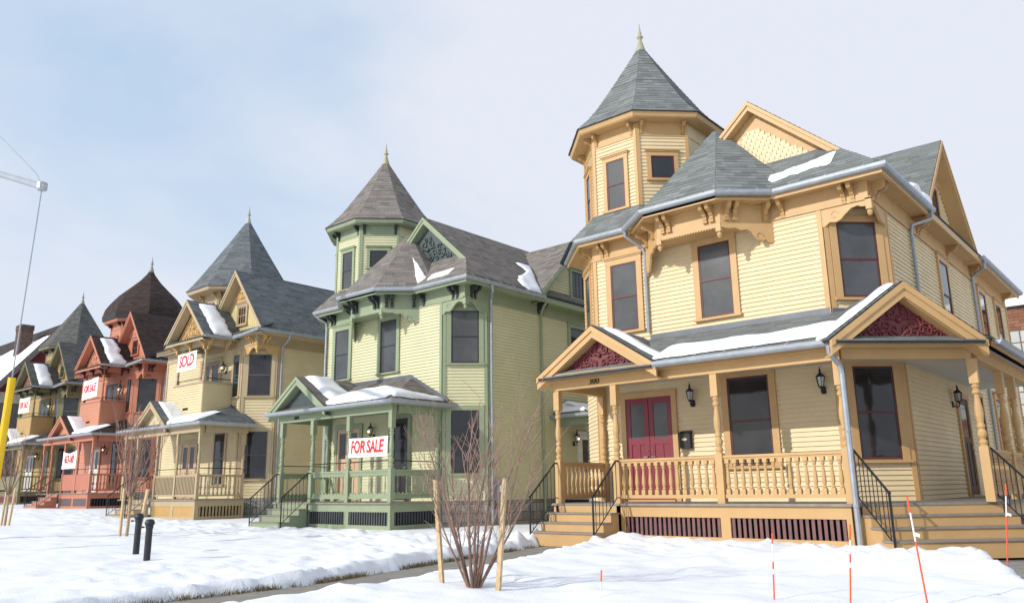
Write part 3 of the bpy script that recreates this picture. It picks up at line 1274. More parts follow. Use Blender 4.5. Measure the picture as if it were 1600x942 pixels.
def porch_gable(H, fr, uc, z0, hw, h, pal, carved=True, depth=2.2, scal=False):
    """small gable over porch steps: roof planes, raking boards, panel with relief, little pent roof; fr at the eave line"""
    P = fr.pt
    f1 = [P(uc - hw, 0, z0), P(uc, 0, z0 + h), P(uc, -depth, z0 + h), P(uc - hw, -depth, z0)]
    f2 = [P(uc + hw, 0, z0), P(uc, 0, z0 + h), P(uc, -depth, z0 + h), P(uc + hw, -depth, z0)]
    roof(H, [f1, f2], pal['shingle'], 'porch_gable_roof')
    gable_trim(H, fr, uc, z0 - .02, hw - .02, h, pal['trim'], depth=.30, bw=.22, vout=.0)
    m = MB()
    m.fprism(fr, [(uc - hw + .2, z0 + .02), (uc + hw - .2, z0 + .02), (uc, z0 + h - .14)], -.36, -.28)
    o = H.build(m, 'gable_panel', pal['accent'])
    if carved:
        c = MB()
        carving(c, fr, uc, z0 + .05, (hw - .3) * .82, (h - .3), v=-.26)
        H.build(c, 'relief', pal['accent'], o, smooth=True)
    if scal:
        scallops(H, Fr(*P(0, -.28, 0)[:2], math.degrees(fr.a)), spiral_tri(uc, z0, hw - .25, h - .2), z0 + .05, z0 + h - .25, pal['accent'], o)
    pent = [P(uc - hw + .1, .07, z0 - .05), P(uc + hw - .1, .07, z0 - .05), P(uc + hw - .1, -.28, z0 + .09), P(uc - hw + .1, -.28, z0 + .09)]
    roof(H, [pent], pal['shingle'], 'pent_roof', thick=.05)


def roof_tri(P1, P2, P3, P4=None):
    return [P1, P2, P3] + ([P4] if P4 else [])


def houseA(S, pal, wrap, split, name, label, number):
    H = house_root(name, S, label)
    sd, tr = pal['siding'], pal['trim']
    F = Fr(0, 16.6, 0)                       # street wall, u = x
    C = Fr(-5.48, 16.6, 45)                  # cut-off corner
    R = Fr(-4.5, 0, 90)                      # side wall, u = y
    Lf = Fr(-12.5, 17.7, -45)                # left facet
    cl = math.hypot(.98, .98)
    D = .75
    YB = 31.0
    zt = 6.84
    wall(H, F, -11.4, -5.48, D, zt, sd, split)
    wall(H, C, 0, cl, D, zt, sd, split)
    wall(H, R, 17.58, YB, D, zt, sd, split)
    wall(H, Lf, 0, 1.1 * 1.4142, D, zt, sd, False)
    wall(H, Fr(-12.5, 0, -90), -YB, -17.7, D, zt, sd, False)
    wall(H, Fr(0, YB, 180), 4.5, 12.5, D, zt, sd, False)
    foundation(H, F, -11.4, -5.48, D)
    foundation(H, C, 0, cl, D)
    foundation(H, R, 17.58, YB, D)
    # corner boards, water table
    m = MB()
    for fr, u in ((F, -11.4), (F, -5.58), (C, 0), (C, cl - .1), (R, 17.58), (R, YB - .12), (Lf, 1.1 * 1.4142 - .1)):
        m = MB()
        m.fbox(fr, u, u + .10, 0, .045, D, zt)
        H.build(m, 'corner_board', tr)
    # frieze and soffit follow the square corner
    m = MB()
    m.fbox(F, -11.42, -4.5, -.12, .03, zt - .02, 7.22)
    m.fbox(F, -11.44, -4.44, 0, .06, zt - .05, zt)
    H.build(m, 'frieze', tr)
    m = MB()
    m.fbox(R, 16.724, YB, -.12, .032, zt - .018, 7.22)
    m.fbox(R, 16.604, YB, .034, .062, zt - .048, zt)
    H.build(m, 'frieze', tr)
    m = MB()
    m.fbox(Lf, 0, 1.58, -.12, .03, zt - .02, 7.22)
    H.build(m, 'frieze', tr)
    m = MB()
    m.prism([(-5.5, 16.62, 6.86), (-4.62, 16.62, 6.86), (-4.62, 17.6, 6.86)], (0, 0, .03))
    H.build(m, 'corner_soffit', tr)
    m = MB()
    m.prism([(-12.95, 17.62, 7.20), (-11.58, 16.22, 7.20), (-4.1, 16.22, 7.20), (-4.1, YB + .4, 7.20), (-12.95, YB + .4, 7.20)], (0, 0, .06))
    H.build(m, 'soffit', tr)
    m = MB()
    for fr, a, b in ((Fr(0, 16.2, 0), -11.6, -4.08), (Fr(-4.083, 0, 90), 16.262, YB + .4)):
        m.fbox(fr, a, b, -.06, .0, 7.16, 7.34)
    m.fbox(Fr(-13.0, 17.6, -45), 0, 1.98, -.06, 0, 7.16, 7.34)
    H.build(m, 'fascia', tr)
    # attic bay thrown out over the street wall
    bz = 6.72
    m = MB()
    pl = [(-9.85, 16.62), (-9.0, 15.75), (-7.4, 15.75), (-6.55, 16.62)]
    m.prism([(x, y, bz) for x, y in pl], (0, 0, .5))
    for (a, b) in ((0, 1), (1, 2), (2, 3)):
        pass
    H.build(m, 'attic_bay', tr)
    el = [(-10.1, 16.28), (-9.12, 15.36), (-7.28, 15.36), (-6.3, 16.28)]
    m = MB()
    m.prism([(x, y, 7.19) for x, y in el], (0, 0, .05))
    H.build(m, 'soffit', tr)
    fs = MB()
    for i in range(3):
        (x0, y0), (x1, y1) = el[i], el[i + 1]
        fr = Fr(x0, y0, math.degrees(math.atan2(y1 - y0, x1 - x0)))
        fs.fbox(fr, 0, math.hypot(x1 - x0, y1 - y0), -.06, 0, 7.16, 7.34)
    H.build(fs, 'fascia', tr)
    bF, bR, bL = Fr(0, 15.75, 0), Fr(-7.4, 15.75, 45), Fr(-9.85, 16.6, -45)
    # saw-tooth valance and side brackets
    m = MB()
    n = 22
    pts = [(-9.0, bz + .04), (-7.4, bz + .04)]
    for k in range(n, -1, -1):
        x = -8.95 + 1.5 * k / n
        pts += [(x, bz - .05), (x - .034, bz - .085)]
    m.fprism(bF, pts[::-1], -.03, .02)
    H.build(m, 'valance', pal['brk2'])
    for x in (-8.95, -7.45):
        m = MB()
        m.box(x - .06, x + .06, 15.72, 15.84, bz - .16, bz + .02)
        m.lathe(x, 15.78, [(.03, bz - .16), (.055, bz - .2), (.06, bz - .24), (.03, bz - .29), (.008, bz - .31)], 8)
        H.build(m, 'pendant', pal['brk2'])
    prof = [(0, .02), (1.2, .02), (1.2, -.50), (1.08, -.50), (1.0, -.40), (.93, -.46), (.84, -.44), (.76, -.34), (.70, -.22), (.58, -.14), (.46, -.17), (.32, -.10), (.18, -.12), (0, -.08)]
    m = MB()
    m.fprism(bR, [(u, bz + z * .85) for u, z in prof][::-1], -.03, .02)
    m.tube([bR.pt(.86 + .08 * math.cos(t), .03, bz - .28 + .08 * math.sin(t)) for t in [k * .5 for k in range(11)]], .012, 4)
    H.build(m, 'fan_bracket', pal['brk2'])
    m = MB()
    m.fprism(bL, [(1.2 - u, bz + z * 1.25) for u, z in prof], -.03, .02)
    H.build(m, 'fan_bracket', pal['brk2'])
    corner_ornament(H, pal)
    # eaves brackets
    b, bm = pal['bm'], pal['brk']
    zb = 7.20
    brackets(H, b, bm, bF, (-8.82, -8.66, -7.74, -7.58), zb)
    brackets(H, b, bm, bR, (.14, .32, 1.02), zb)
    brackets(H, b, bm, bL, (.25, .9), zb)
    brackets(H, b, bm, F, (-11.1, -10.94, -6.3, -4.98, -4.80), zb)
    brackets(H, b, bm, R, (16.82, 16.98, 20.1, 20.28, 23.0, 25.7, 25.88, 30.5), zb)
    brackets(H, b, bm, Lf, (1.2, 1.4), zb)
    # windows of the street side
    sash, gl = pal['sash'], 'screen'
    window(H, F, -10.48, 4.86, 6.58, .76, tr, sash, gl, c=.15)
    window(H, F, -8.0, 4.86, 6.58, .80, tr, sash, gl, c=.15)
    window(H, Lf, .8, 4.86, 6.58, .6, tr, sash, gl, c=.12)
    window(H, C, cl / 2, 4.88, 6.52, .86, tr, sash, gl, c=.15, crown=False)
    window(H, C, cl / 2, 1.56, 3.42, .86, tr, sash, 'glass', c=.15, crown=False)
    for yy in (22.3, 26.9, 29.3):
        window(H, R, yy, 4.86, 6.6, .82, tr, sash, 'glass', c=.14)
    if wrap:
        for yy in (27.0, 29.3):
            window(H, R, yy, 1.6, 3.4, .82, tr, sash, 'glass', c=.14)
    # ---- main roof
    s = .9
    zr = 10.2
    front = [(-11.0, 16.2, 7.36), (-4.05, 16.2, 7.36), (-5.45, 17.6, 8.62), (-11.0, 17.6, 8.62)]
    right = [(-4.05, 16.2, 7.36), (-4.05, YB + .4, 7.36), (-7.2, YB + .4, zr), (-7.2, 17.3, zr), (-5.15, 17.3, 8.355)]
    left = [(-7.2, 17.3, zr), (-7.2, YB + .4, zr), (-9.8, YB + .4, 7.86), (-9.8, 17.3, 7.86)]
    left2 = [(-9.8, 17.5, 7.86), (-9.8, YB + .4, 7.86), (-13.0, YB + .4, 7.36), (-13.0, 17.6, 7.36)]
    cg = [(-4.1, 19.75, 7.38), (-4.1, 22.42, 9.95), (-7.6, 22.42, 9.95), (-7.6, 19.75, 7.38)]
    cg2 = [(-4.1, 25.1, 7.38), (-4.1, 22.42, 9.95), (-7.6, 22.42, 9.95), (-7.6, 25.1, 7.38)]
    roof(H, [front, right, left, left2], pal['shingle'], 'main_roof')
    roof(H, [cg, cg2], pal['shingle'], 'cross_gable_roof')
    # octagonal roof of the attic bay
    k8 = 1 / math.cos(math.pi / 8)
    roof(H, [f for f in pyramid(-8.2, 17.62, [(2.28, 7.36), (.10, 9.80)])], pal['shingle'], 'bay_roof', thick=.02)
    # front gable
    G = Fr(0, 17.6, 0)
    wall(H, G, 0, 0, 8.0, 9.95, sd, False, shape=spiral_tri(-7.2, 8.0, 2.25, 2.05))
    go = MB()
    tri = spiral_tri(-7.2, 8.45, 1.72, 1.5)
    if wrap:
        go.fprism(G, [(-8.9, 8.50), (-5.5, 8.50), (-7.2, 9.9)], .022, .04)
        gp = H.build(go, 'gable_panel', tr)
        scallops(H, Fr(0, 17.56, 0), spiral_tri(-7.2, 8.5, 1.35, 1.1), 8.52, 9.5, sd, gp)
    else:
        go.fprism(G, [(-8.9, 8.50), (-5.5, 8.50), (-7.2, 9.9)], .022, .04)
        gp = H.build(go, 'gable_panel', pal['accent'])
        c = MB()
        carving(c, G, -7.2, 8.6, 1.25, 1.05, v=.06, r=.035)
        H.build(c, 'relief', pal['accent'], gp, smooth=True)
    gable_trim(H, Fr(0, 17.3, 0), -7.2, 8.0, 2.43, 2.19, tr, depth=.30, bw=.17)
    # side gable
    wall(H, R, 0, 0, 7.3, 9.7, sd, False, shape=spiral_tri(22.42, 7.3, 2.5, 2.4))
    gable_trim(H, Fr(-4.1, 0, 90), 22.42, 7.36, 2.67, 2.57, tr, depth=.38, bw=.17)
    window(H, R, 22.42, 7.75, 8.7, .7, tr, sash, 'glass', c=.12, bars=(3, 1), single=True)
    # turret
    cx, cy = -10.85, 18.65
    roof(H, pyramid(cx, cy, [(2.45, 7.36), (1.66, 8.22)])[3:7] + pyramid(cx, cy, [(2.45, 7.36), (1.66, 8.22)])[1:3], pal['shingle'], 'skirt_roof')
    tower(H, cx, cy, 1.66, 8.18, 10.45, pal, split, pal['spire'], 2.04, (1, 1) if wrap else (4, 3))
    # gutters and downspouts
    gm = M['gutter']
    gutter(H, [(-13.05, 17.6, 7.29), (-11.62, 16.14, 7.29), (-10.16, 16.14, 7.29), (-9.14, 15.30, 7.29), (-7.26, 15.30, 7.29), (-6.32, 16.14, 7.29), (-4.02, 16.14, 7.29), (-4.02, 19.95, 7.29)])
    gutter(H, [(-4.02, 25.2, 7.29), (-4.02, YB + .4, 7.29)])
    if wrap:
        downspout(H, [(-10.12, 16.12, 7.26), (-10.12, 16.16, 7.12), (-9.86, 16.5, 6.84), (-9.82, 16.52, 6.7), (-9.82, 16.52, 4.72)])
        downspout(H, [(-4.02, 19.75, 7.25), (-4.04, 19.72, 7.05), (-4.4, 19.4, 6.9), (-4.42, 19.38, 6.7), (-4.42, 19.38, 4.4)])
        downspout(H, [(-4.02, 25.5, 7.25), (-4.04, 25.5, 7.05), (-4.4, 25.7, 6.9), (-4.42, 25.7, 6.7), (-4.42, 25.7, 0.3)])
    else:
        downspout(H, [(-11.6, 16.14, 7.25), (-11.5, 16.3, 7.1), (-11.38, 16.5, 6.95), (-11.36, 16.52, 6.8), (-11.36, 16.52, 4.6)])
        downspout(H, [(-4.02, 17.3, 7.25), (-4.05, 17.35, 7.05), (-4.36, 17.62, 6.9), (-4.40, 17.66, 6.7), (-4.40, 17.66, .1)])
        downspout(H, [(-4.05, 20.1, 7.20), (-4.2, 20.1, 7.05), (-4.40, 20.2, 6.9), (-4.42, 20.2, 6.7), (-4.42, 20.2, .1)], m=tr)
    # ---- porch
    zb = 3.27
    tr2 = pal['rail']
    pm_ = post_mesh(zb - D, r=.075)
    sl = pal['slat']
    x1 = -4.85 if wrap else -5.55
    # deck boards
    dk = MB()
    if wrap:
        poly = [(-11.42, 14.56), (-4.83, 14.56), (-2.80, 16.59), (-2.80, 24.5), (-4.5, 24.5), (-4.5, 17.55), (-5.45, 16.6), (-11.42, 16.6)]
    else:
        poly = [(-11.2, 14.56), (-5.46, 14.56), (-5.46, 16.6), (-11.2, 16.6)]
    dk.prism([(x, y, D) for x, y in poly], (0, 0, -.045))
    H.build(dk, 'deck', M['deck'])
    PF = Fr(0, 14.62, 0)
    pf = Fr(0, 14.70, 0)                                  # line of the posts
    if wrap:
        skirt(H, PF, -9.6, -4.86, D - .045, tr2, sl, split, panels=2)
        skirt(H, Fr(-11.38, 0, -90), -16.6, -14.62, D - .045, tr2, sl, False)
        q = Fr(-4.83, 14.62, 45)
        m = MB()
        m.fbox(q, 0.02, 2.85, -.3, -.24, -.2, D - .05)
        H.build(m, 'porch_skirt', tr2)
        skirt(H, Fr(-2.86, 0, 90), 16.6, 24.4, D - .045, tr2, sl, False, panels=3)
        for x in (-11.25, -9.68, -7.29, -4.85):
            H.inst('porch_post', pm_, tr2, (x, 14.70, D))
        for x, y in ((-3.02, 16.35), (-3.02, 18.7), (-3.02, 20.0), (-3.02, 22.2)):
            H.inst('porch_post', pm_, tr2, (x, y, D), rad(0))
        H.inst('porch_post', pm_, tr2, (-11.25, 16.5, D))
        bal = baluster_mesh(.91 - .085 - .17, 'turned')
        railing(H, pf, -9.61, -7.36, D, tr2, 'turned', split, pitch=.150, mesh=bal)
        railing(H, pf, -7.22, -4.92, D, tr2, 'turned', split, pitch=.150, mesh=bal)
        railing(H, Fr(-11.25, 0, -90), -16.42, -14.78, D, tr2, 'turned', split, pitch=.150, mesh=bal)
        for a, b_ in ((16.45, 18.62), (18.78, 19.92), (20.08, 22.1)):
            railing(H, Fr(-3.02, 0, 90), a, b_, D, tr2, 'turned', split, pitch=.150, mesh=bal)
        porch_beam(H, pf, -11.34, -4.78, zb, tr)
        porch_beam(H, Fr(-4.78, 14.66, 45), 0.0, 2.42, zb, tr)
        porch_beam(H, Fr(-3.02, 0, 90), 16.45, 24.4, zb, tr)
        porch_beam(H, Fr(-11.25, 0, -90), -16.6, -14.86, zb, tr)
        # ceiling
        c = MB()
        c.prism([(x * 1.0, y, 3.50) for x, y in [(-11.4, 14.5), (-4.8, 14.5), (-2.85, 16.45), (-2.85, 24.5), (-4.5, 24.5), (-4.5, 17.5), (-5.45, 16.6), (-11.4, 16.6)]], (0, 0, .03))
        H.build(c, 'porch_ceiling', pal['ceil'])
        # roof
        E0 = 14.36
        fr_ = [(-11.5, E0, 3.60), (-4.62, E0, 3.60), (-4.9, 16.62, 4.56), (-11.5, 16.62, 4.56)]
        sd_ = [(-2.62, 16.0, 3.60), (-2.62, 24.6, 3.60), (-4.52, 24.6, 4.42), (-4.52, 16.9, 4.42)]
        roof(H, [fr_, sd_], pal['shingle'], 'porch_roof')
        porch_gable(H, Fr(0, 14.32, 0), -9.97, 3.58, 1.60, 1.02, pal)
        # the corner gable faces the street corner
        q = Fr(-4.38, 14.36, 45)
        porch_gable(H, q, .98, 3.57, 1.46, 1.05, pal, depth=1.75)
        m = MB()
        m.fbox(F, -9.8, -5.5, .022, .05, 4.50, 4.66)
        m.fbox(C, 0, cl, .022, .05, 4.50, 4.64)
        H.build(m, 'flashing', M['flash'])
        gutter(H, [(-8.45, 14.30, 3.54), (-4.66, 14.30, 3.54)], lift=.07)
        gutter(H, [(-2.55, 16.3, 3.54), (-2.55, 24.6, 3.54)], lift=.07)
        m = MB()
        m.fbox(Fr(0, 14.36, 0), -11.5, -4.7, -.05, 0, 3.46, 3.6)
        m.fbox(Fr(-2.62, 0, 90), 16.3, 24.5, -.05, 0, 3.46, 3.6)
        m.fbox(Fr(0, 14.36, 0), -11.5, -4.7, -.3, -.0, 3.455, 3.47)
        m.fbox(q, -.40, 2.36, -.2, -.08, 3.44, 3.56)
        H.build(m, 'fascia', tr)
        downspout(H, [(-4.84, 14.28, 3.50), (-4.84, 14.30, 3.36), (-4.74, 14.46, 3.15), (-4.73, 14.50, 3.0), (-4.73, 14.50, -.05)], r=.05)
        # steps
        st = Fr(0, 14.56, 0)
        stairs(H, st, -11.25, -9.62, D, 4, tr2)
        handrail(H, st, -11.27, D, 4, split)
        handrail(H, st, -9.62, D, 4, split)
        q = Fr(-4.80, 14.60, 45)
        stairs(H, q, .10, 2.75, D, 4, tr2, tread=.33)
        handrail(H, q, .08, D, 4, split, tread=.33, top=.92)
        handrail(H, q, 2.62, D, 4, split, tread=.33, top=.92)
        # street door, ground floor window
        door(H, F, -9.97, D, 3.16, 1.26, tr, pal['door'], leaves=2, glassfrac=.40, glass='screen')
        window(H, F, -7.44, 1.5, 3.41, .96, tr, sash, 'glass', c=.15, crown=False)
        door(H, R, 22.3, D, 3.1, .95, tr, pal['sidedoor'], leaves=1, glassfrac=.4)
        window(H, R, 24.4, 1.6, 3.3, .6, tr, sash, 'glass', c=.12, crown=False)
    else:
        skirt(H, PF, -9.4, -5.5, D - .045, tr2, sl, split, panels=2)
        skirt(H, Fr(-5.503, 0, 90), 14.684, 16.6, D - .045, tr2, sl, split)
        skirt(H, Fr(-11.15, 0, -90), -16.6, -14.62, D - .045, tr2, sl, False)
        for x in (-11.0, -9.32, -7.5, -5.58):
            H.inst('porch_post', pm_, tr2, (x, 14.70, D))
        for x in (-11.0, -5.58):
            H.inst('porch_post', pm_, tr2, (x, 16.5, D))
        bal = baluster_mesh(.91 - .085 - .17, 'thin')
        for a, b_ in ((-9.25, -7.57), (-7.43, -5.65)):
            railing(H, pf, a, b_, D, tr2, 'apron', split, pitch=.30, mesh=bal)
        railing(H, Fr(-5.58, 0, 90), 14.78, 16.45, D, tr2, 'apron', split, pitch=.30, mesh=bal)
        railing(H, Fr(-11.0, 0, -90), -16.45, -14.78, D, tr2, 'apron', split, pitch=.30, mesh=bal)
        m = MB()
        m.tube([(-9.25, 14.70, D + 1.14), (-5.58, 14.70, D + 1.16), (-5.58, 16.5, D + 1.14)], .016, 5)
        m.tube([(-11.0, 14.70, D + 1.14), (-11.0, 16.5, D + 1.14)], .016, 5)
        H.build(m, 'guard_rail', M['iron'])
        porch_beam(H, pf, -11.1, -5.48, zb, tr)
        porch_beam(H, Fr(-5.575, 0, 90), 14.86, 16.6, zb, tr)
        porch_beam(H, Fr(-11.0, 0, -90), -16.6, -14.86, zb, tr)
        c = MB()
        c.box(-11.1, -5.5, 14.5, 16.6, 3.5, 3.53)
        H.build(c, 'porch_ceiling', pal['ceil'])
        E0 = 14.36
        fr_ = [(-11.4, E0, 3.60), (-5.22, E0, 3.60), (-6.9, 16.62, 4.55), (-11.4, 16.62, 4.55)]
        sd_ = [(-5.22, E0, 3.60), (-5.22, 17.1, 3.60), (-6.9, 17.1, 4.55), (-6.9, 16.62, 4.55)]
        roof(H, [fr_, sd_], pal['shingle'], 'porch_roof')
        porch_gable(H, Fr(0, 14.34, 0), -9.87, 3.64, 1.56, 1.06, pal, carved=False, scal=True)
        m = MB()
        m.fbox(F, -9.9, -6.9, .022, .05, 4.50, 4.66)
        m.fprism(F, [(-6.9, 4.50), (-5.2, 3.62), (-5.2, 3.76), (-6.9, 4.66)], .022, .05)
        H.build(m, 'flashing', M['flash'])
        gutter(H, [(-11.5, 14.30, 3.54), (-5.16, 14.30, 3.54), (-5.16, 16.9, 3.54)], lift=.07)
        m = MB()
        m.fbox(Fr(0, 14.36, 0), -11.4, -5.24, -.05, 0, 3.46, 3.6)
        m.fbox(Fr(-5.22, 0, 90), 14.415, 16.6, -.05, 0, 3.46, 3.6)
        H.build(m, 'fascia', tr)
        downspout(H, [(-10.95, 16.3, 3.45), (-11.0, 16.4, 3.35), (-11.2, 16.52, 3.2), (-11.2, 16.52, 3.0), (-11.2, 16.52, .8)])
        st = Fr(0, 14.56, 0)
        stairs(H, st, -11.0, -9.3, D, 4, tr2)
        handrail(H, st, -11.0, D, 4, split)
        handrail(H, st, -9.3, D, 4, split)
        door(H, F, -9.95, D, 3.12, 1.2, tr, pal['door'], leaves=2, glassfrac=.42)
        door(H, F, -7.35, D, 3.3, .78, tr, pal['sidedoor'], leaves=1, glassfrac=.55)
        # side entry with its own little roof
        for yy in (21.2, 23.6):
            H.inst('porch_post', pm_, tr2, (-3.3, yy, D))
        dk = MB()
        dk.box(-4.5, -3.15, 21.0, 23.8, D - .05, D)
        H.build(dk, 'deck', M['deck'])
        skirt(H, Fr(-3.2, 0, 90), 21.0, 23.8, D - .05, tr2, sl, False)
        porch_beam(H, Fr(-3.3, 0, 90), 21.0, 23.8, 3.1, tr)
        porch_beam(H, Fr(0, 21.1, 0), -4.5, -3.2, 3.1, tr)
        roof(H, [[(-2.95, 20.7, 3.42), (-2.95, 24.0, 3.42), (-4.5, 23.2, 4.0), (-4.5, 21.5, 4.0)], [(-4.5, 20.7, 3.42), (-2.95, 20.7, 3.42), (-4.5, 21.5, 4.0)]], pal['shingle'], 'porch_roof')
        gutter(H, [(-4.5, 20.64, 3.38), (-2.9, 20.64, 3.38), (-2.9, 24.0, 3.38)], hangers=False)
        door(H, R, 22.7, D, 2.85, .9, M['whitepaint'], M['whitepaint'], leaves=1, glassfrac=.6)
    # house number
    nm = text_mesh(number, .21, shear=0, bold=-.002, depth=.01, squeeze=.9)
    link('house_number', nm, M['num'], H.root, (-10.15 - BASE[0], 14.595 - BASE[1] - (0 if wrap else 0), 3.395))
    return H


BRS, BRB = bracket_mesh(.75, .07), bracket_mesh(1.0, .085)


def finish(p, ceil, doorc, sidedoor, spire, brk2=None, fin=(.36, .34, .22)):
    p['bm'] = bracket_mesh(1.0, .085)
    p['bm_s'] = bracket_mesh(.75, .07)
    p['brk2'] = p['trim'] if brk2 is None else brk2
    p['ceil'] = mat('porch_ceiling', ceil, rough=.6, var=.05)
    p['door'] = doorc
    p['sidedoor'] = sidedoor
    p['spire'] = spire
    p['fin'] = mat('finial_metal', fin, rough=.5, var=.1)
    return p


CONE = [(2.12, 10.64), (1.82, 10.95), (1.50, 11.36), (1.02, 12.12), (.55, 12.88), (.05, 13.72)]
p1 = finish(palette((.71, .575, .355), (.525, .33, .145), (.47, .285, .115), (.10, .03, .03), (.16, .033, .038), (.17, .085, .085), (.15, .165, .163), (.27, .285, .28), 'yellow_house'),
            (.50, .49, .45), mat('maroon_door', (.22, .032, .05), rough=.35, var=.06), mat('brown_door', (.09, .05, .03), rough=.5), CONE)
H1 = houseA((0, 0, 0), p1, True, True, 'corner_house', 'pale yellow house with ochre trim, grey turret roof and maroon doors, nearest on the right', '300')
S2 = (-12.0, .45, 0)
p2 = finish(palette((.59, .575, .37), (.265, .315, .20), (.028, .034, .032), (.035, .038, .035), (.065, .085, .085), (.06, .066, .07), (.165, .148, .135), (.30, .275, .255), 'green_house'),
            (.2, .23, .14), M['peach'], mat('dark_door', (.03, .028, .028), rough=.4), CONE)
H2 = houseA(S2, p2, False, True, 'green_trim_house', 'light green house with sage trim and brownish turret roof, second from the right', '304')


def houseB(S, pal, name, label, front_rail, side_rail, dome=False):
    H = house_root(name, S, label)
    sd, tr = pal['siding'], pal['trim']
    F = Fr(0, 16.6, 0)
    C = Fr(-5.48, 16.6, 45)
    R = Fr(-4.5, 0, 90)
    cl = math.hypot(.98, .98)
    D, YB, zt = .75, 29.0, 6.84
    sash = pal['sash']
    ex = .115
    wall(H, F, -12.0, -5.48, D, zt, sd, False, exp=ex)
    wall(H, C, 0, cl, D, zt, sd, False, exp=ex)
    wall(H, R, 17.58, YB, D, zt, sd, False, exp=ex)
    wall(H, Fr(-12.0, 0, -90), -YB, -16.6, D, zt, sd, False, exp=ex)
    wall(H, Fr(0, YB, 180), 4.5, 12.0, D, zt, sd, False, exp=ex)
    foundation(H, F, -12.0, -5.48, D)
    foundation(H, C, 0, cl, D)
    foundation(H, R, 17.58, YB, D)
    for fr, u in ((F, -12.0), (F, -5.60), (C, 0), (C, cl - .12), (R, 17.58), (R, YB - .12)):
        m = MB()
        m.fbox(fr, u, u + .12, 0, .045, D, zt)
        H.build(m, 'corner_board', tr)
    m = MB()
    m.prism([(-5.5, 16.62, 6.86), (-4.62, 16.62, 6.86), (-4.62, 17.6, 6.86)], (0, 0, .03))
    H.build(m, 'corner_soffit', tr)
    for fr, a, b in ((F, -12.02, -4.5), (R, 16.724, YB)):
        m = MB()
        m.fbox(fr, a, b, -.12, .03, zt - .02, 7.22)
        m.fbox(fr, a, b + .04, 0, .06, zt - .05, zt)
        m.fbox(fr, a, b, .02, .05, 3.5, 3.62) if fr is F else None
        H.build(m, 'frieze', tr)
    EX = -3.78
    m = MB()
    m.prism([(-12.4, 16.2, 7.2), (EX, 16.2, 7.2), (EX, YB + .4, 7.2), (-12.4, YB + .4, 7.2)], (0, 0, .05))
    H.build(m, 'soffit', tr)
    m = MB()
    m.fbox(Fr(0, 16.2, 0), -12.4, EX, -.06, 0, 7.16, 7.34)
    m.fbox(Fr(EX - .003, 0, 90), 16.262, YB + .4, -.06, 0, 7.16, 7.34)
    H.build(m, 'fascia', tr)
    corner_ornament(H, pal)
    brackets(H, pal['bm'], pal['brk'], F, (-6.2, -4.95, -4.78), 7.2)
    brackets(H, pal['bm'], pal['brk'], R, (16.82, 16.99, 20.0, 23.0, 26.0), 7.2)
    # windows
    window(H, C, cl / 2, 4.80, 6.50, .92, tr, sash, 'glass', c=.15, crown=False)
    window(H, C, cl / 2, 1.50, 3.36, .92, tr, sash, 'glass', c=.15, crown=False)
    window(H, F, -5.92, 4.80, 6.52, .44, tr, sash, 'glass', c=.10)
    window(H, F, -6.85, 1.30, 3.36, .80, tr, sash, 'glass', c=.12, crown=False)
    door(H, F, -9.35, D, 3.05, 1.2, tr, pal['door'], leaves=2, glassfrac=.45)
    door(H, F, -8.0, 4.25, 6.45, 1.5, tr, pal['sidedoor'], leaves=2, glassfrac=.75)
    for yy in (21.0, 25.0):
        window(H, R, yy, 4.86, 6.5, .8, tr, sash, 'glass', c=.14)
    # ---- main roof: steep gable to the street
    gx, hw, zr = -6.05, 2.27, 10.15
    rt = [(EX, 16.30, 7.36), (EX, YB + .4, 7.36), (gx, YB + .4, zr), (gx, 16.30, zr)]
    lt = [(gx, 16.30, zr), (gx, YB + .4, zr), (gx - hw, YB + .4, 7.36), (gx - hw, 16.30, 7.36)]
    lt2 = [(gx - 1.6, 17.2, 8.2), (gx - 1.6, YB + .4, 8.2), (-12.5, YB + .4, 7.36), (-12.5, 17.2, 7.36)]
    pent = [(gx - hw, 16.18, 7.34), (EX, 16.18, 7.34), (EX, 16.8, 7.62), (gx - hw, 16.8, 7.62)]
    roof(H, [rt, lt, lt2], pal['shingle'], 'main_roof')
    roof(H, [pent, [(-12.4, 16.18, 7.34), (gx - hw, 16.18, 7.34), (gx - hw, 17.3, 7.8), (-12.4, 17.3, 7.8)]], pal['shingle'], 'pent_roof')
    G = Fr(0, 16.78, 0)
    w_ = wall(H, G, 0, 0, 7.4, 9.9, sd, False, shape=spiral_tri(gx, 7.36, hw - .05, zr - 7.45))
    scallops(H, Fr(0, 16.755, 0), spiral_tri(gx, 7.36, hw - .2, zr - 7.6), 7.6, 8.75, pal['gable'], w_)
    m = MB()
    m.fprism(G, [(gx - 1.02, 8.85), (gx + 1.02, 8.85), (gx, 10.02)], .03, .06)
    gp = H.build(m, 'gable_panel', pal['accent'])
    c = MB()
    carving(c, G, gx, 8.95, .68, .72, v=.075, r=.035)
    H.build(c, 'relief', pal['accent'], gp, smooth=True)
    gable_trim(H, Fr(0, 16.30, 0), gx, 7.36, hw, zr - 7.36, tr, depth=.45, bw=.16)
    window(H, Fr(0, 16.735, 0), gx + .05, 7.85, 8.62, .62, tr, pal['gsash'], 'glass', c=.10, bars=(3, 2), single=True)
    # ---- balcony with its own gable
    bx0, bx1, by = -8.62, -6.2, 15.3
    for fr, a, b in ((Fr(0, by, 0), bx0, bx1), (Fr(bx1, 0, 90), by, 16.6), (Fr(bx0, 0, -90), -16.6, -by)):
        wall(H, fr, a, b, 3.75, 5.30, sd, False, exp=.1, thick=.1)
        m = MB()
        m.fbox(fr, a - .03, b + .03, -.13, .05, 5.30, 5.37)
        H.build(m, 'parapet_cap', tr)
    m = MB()
    m.box(bx0, bx1, by, 16.6, 4.2, 4.25)
    H.build(m, 'balcony_floor', M['deck'])
    m = MB()
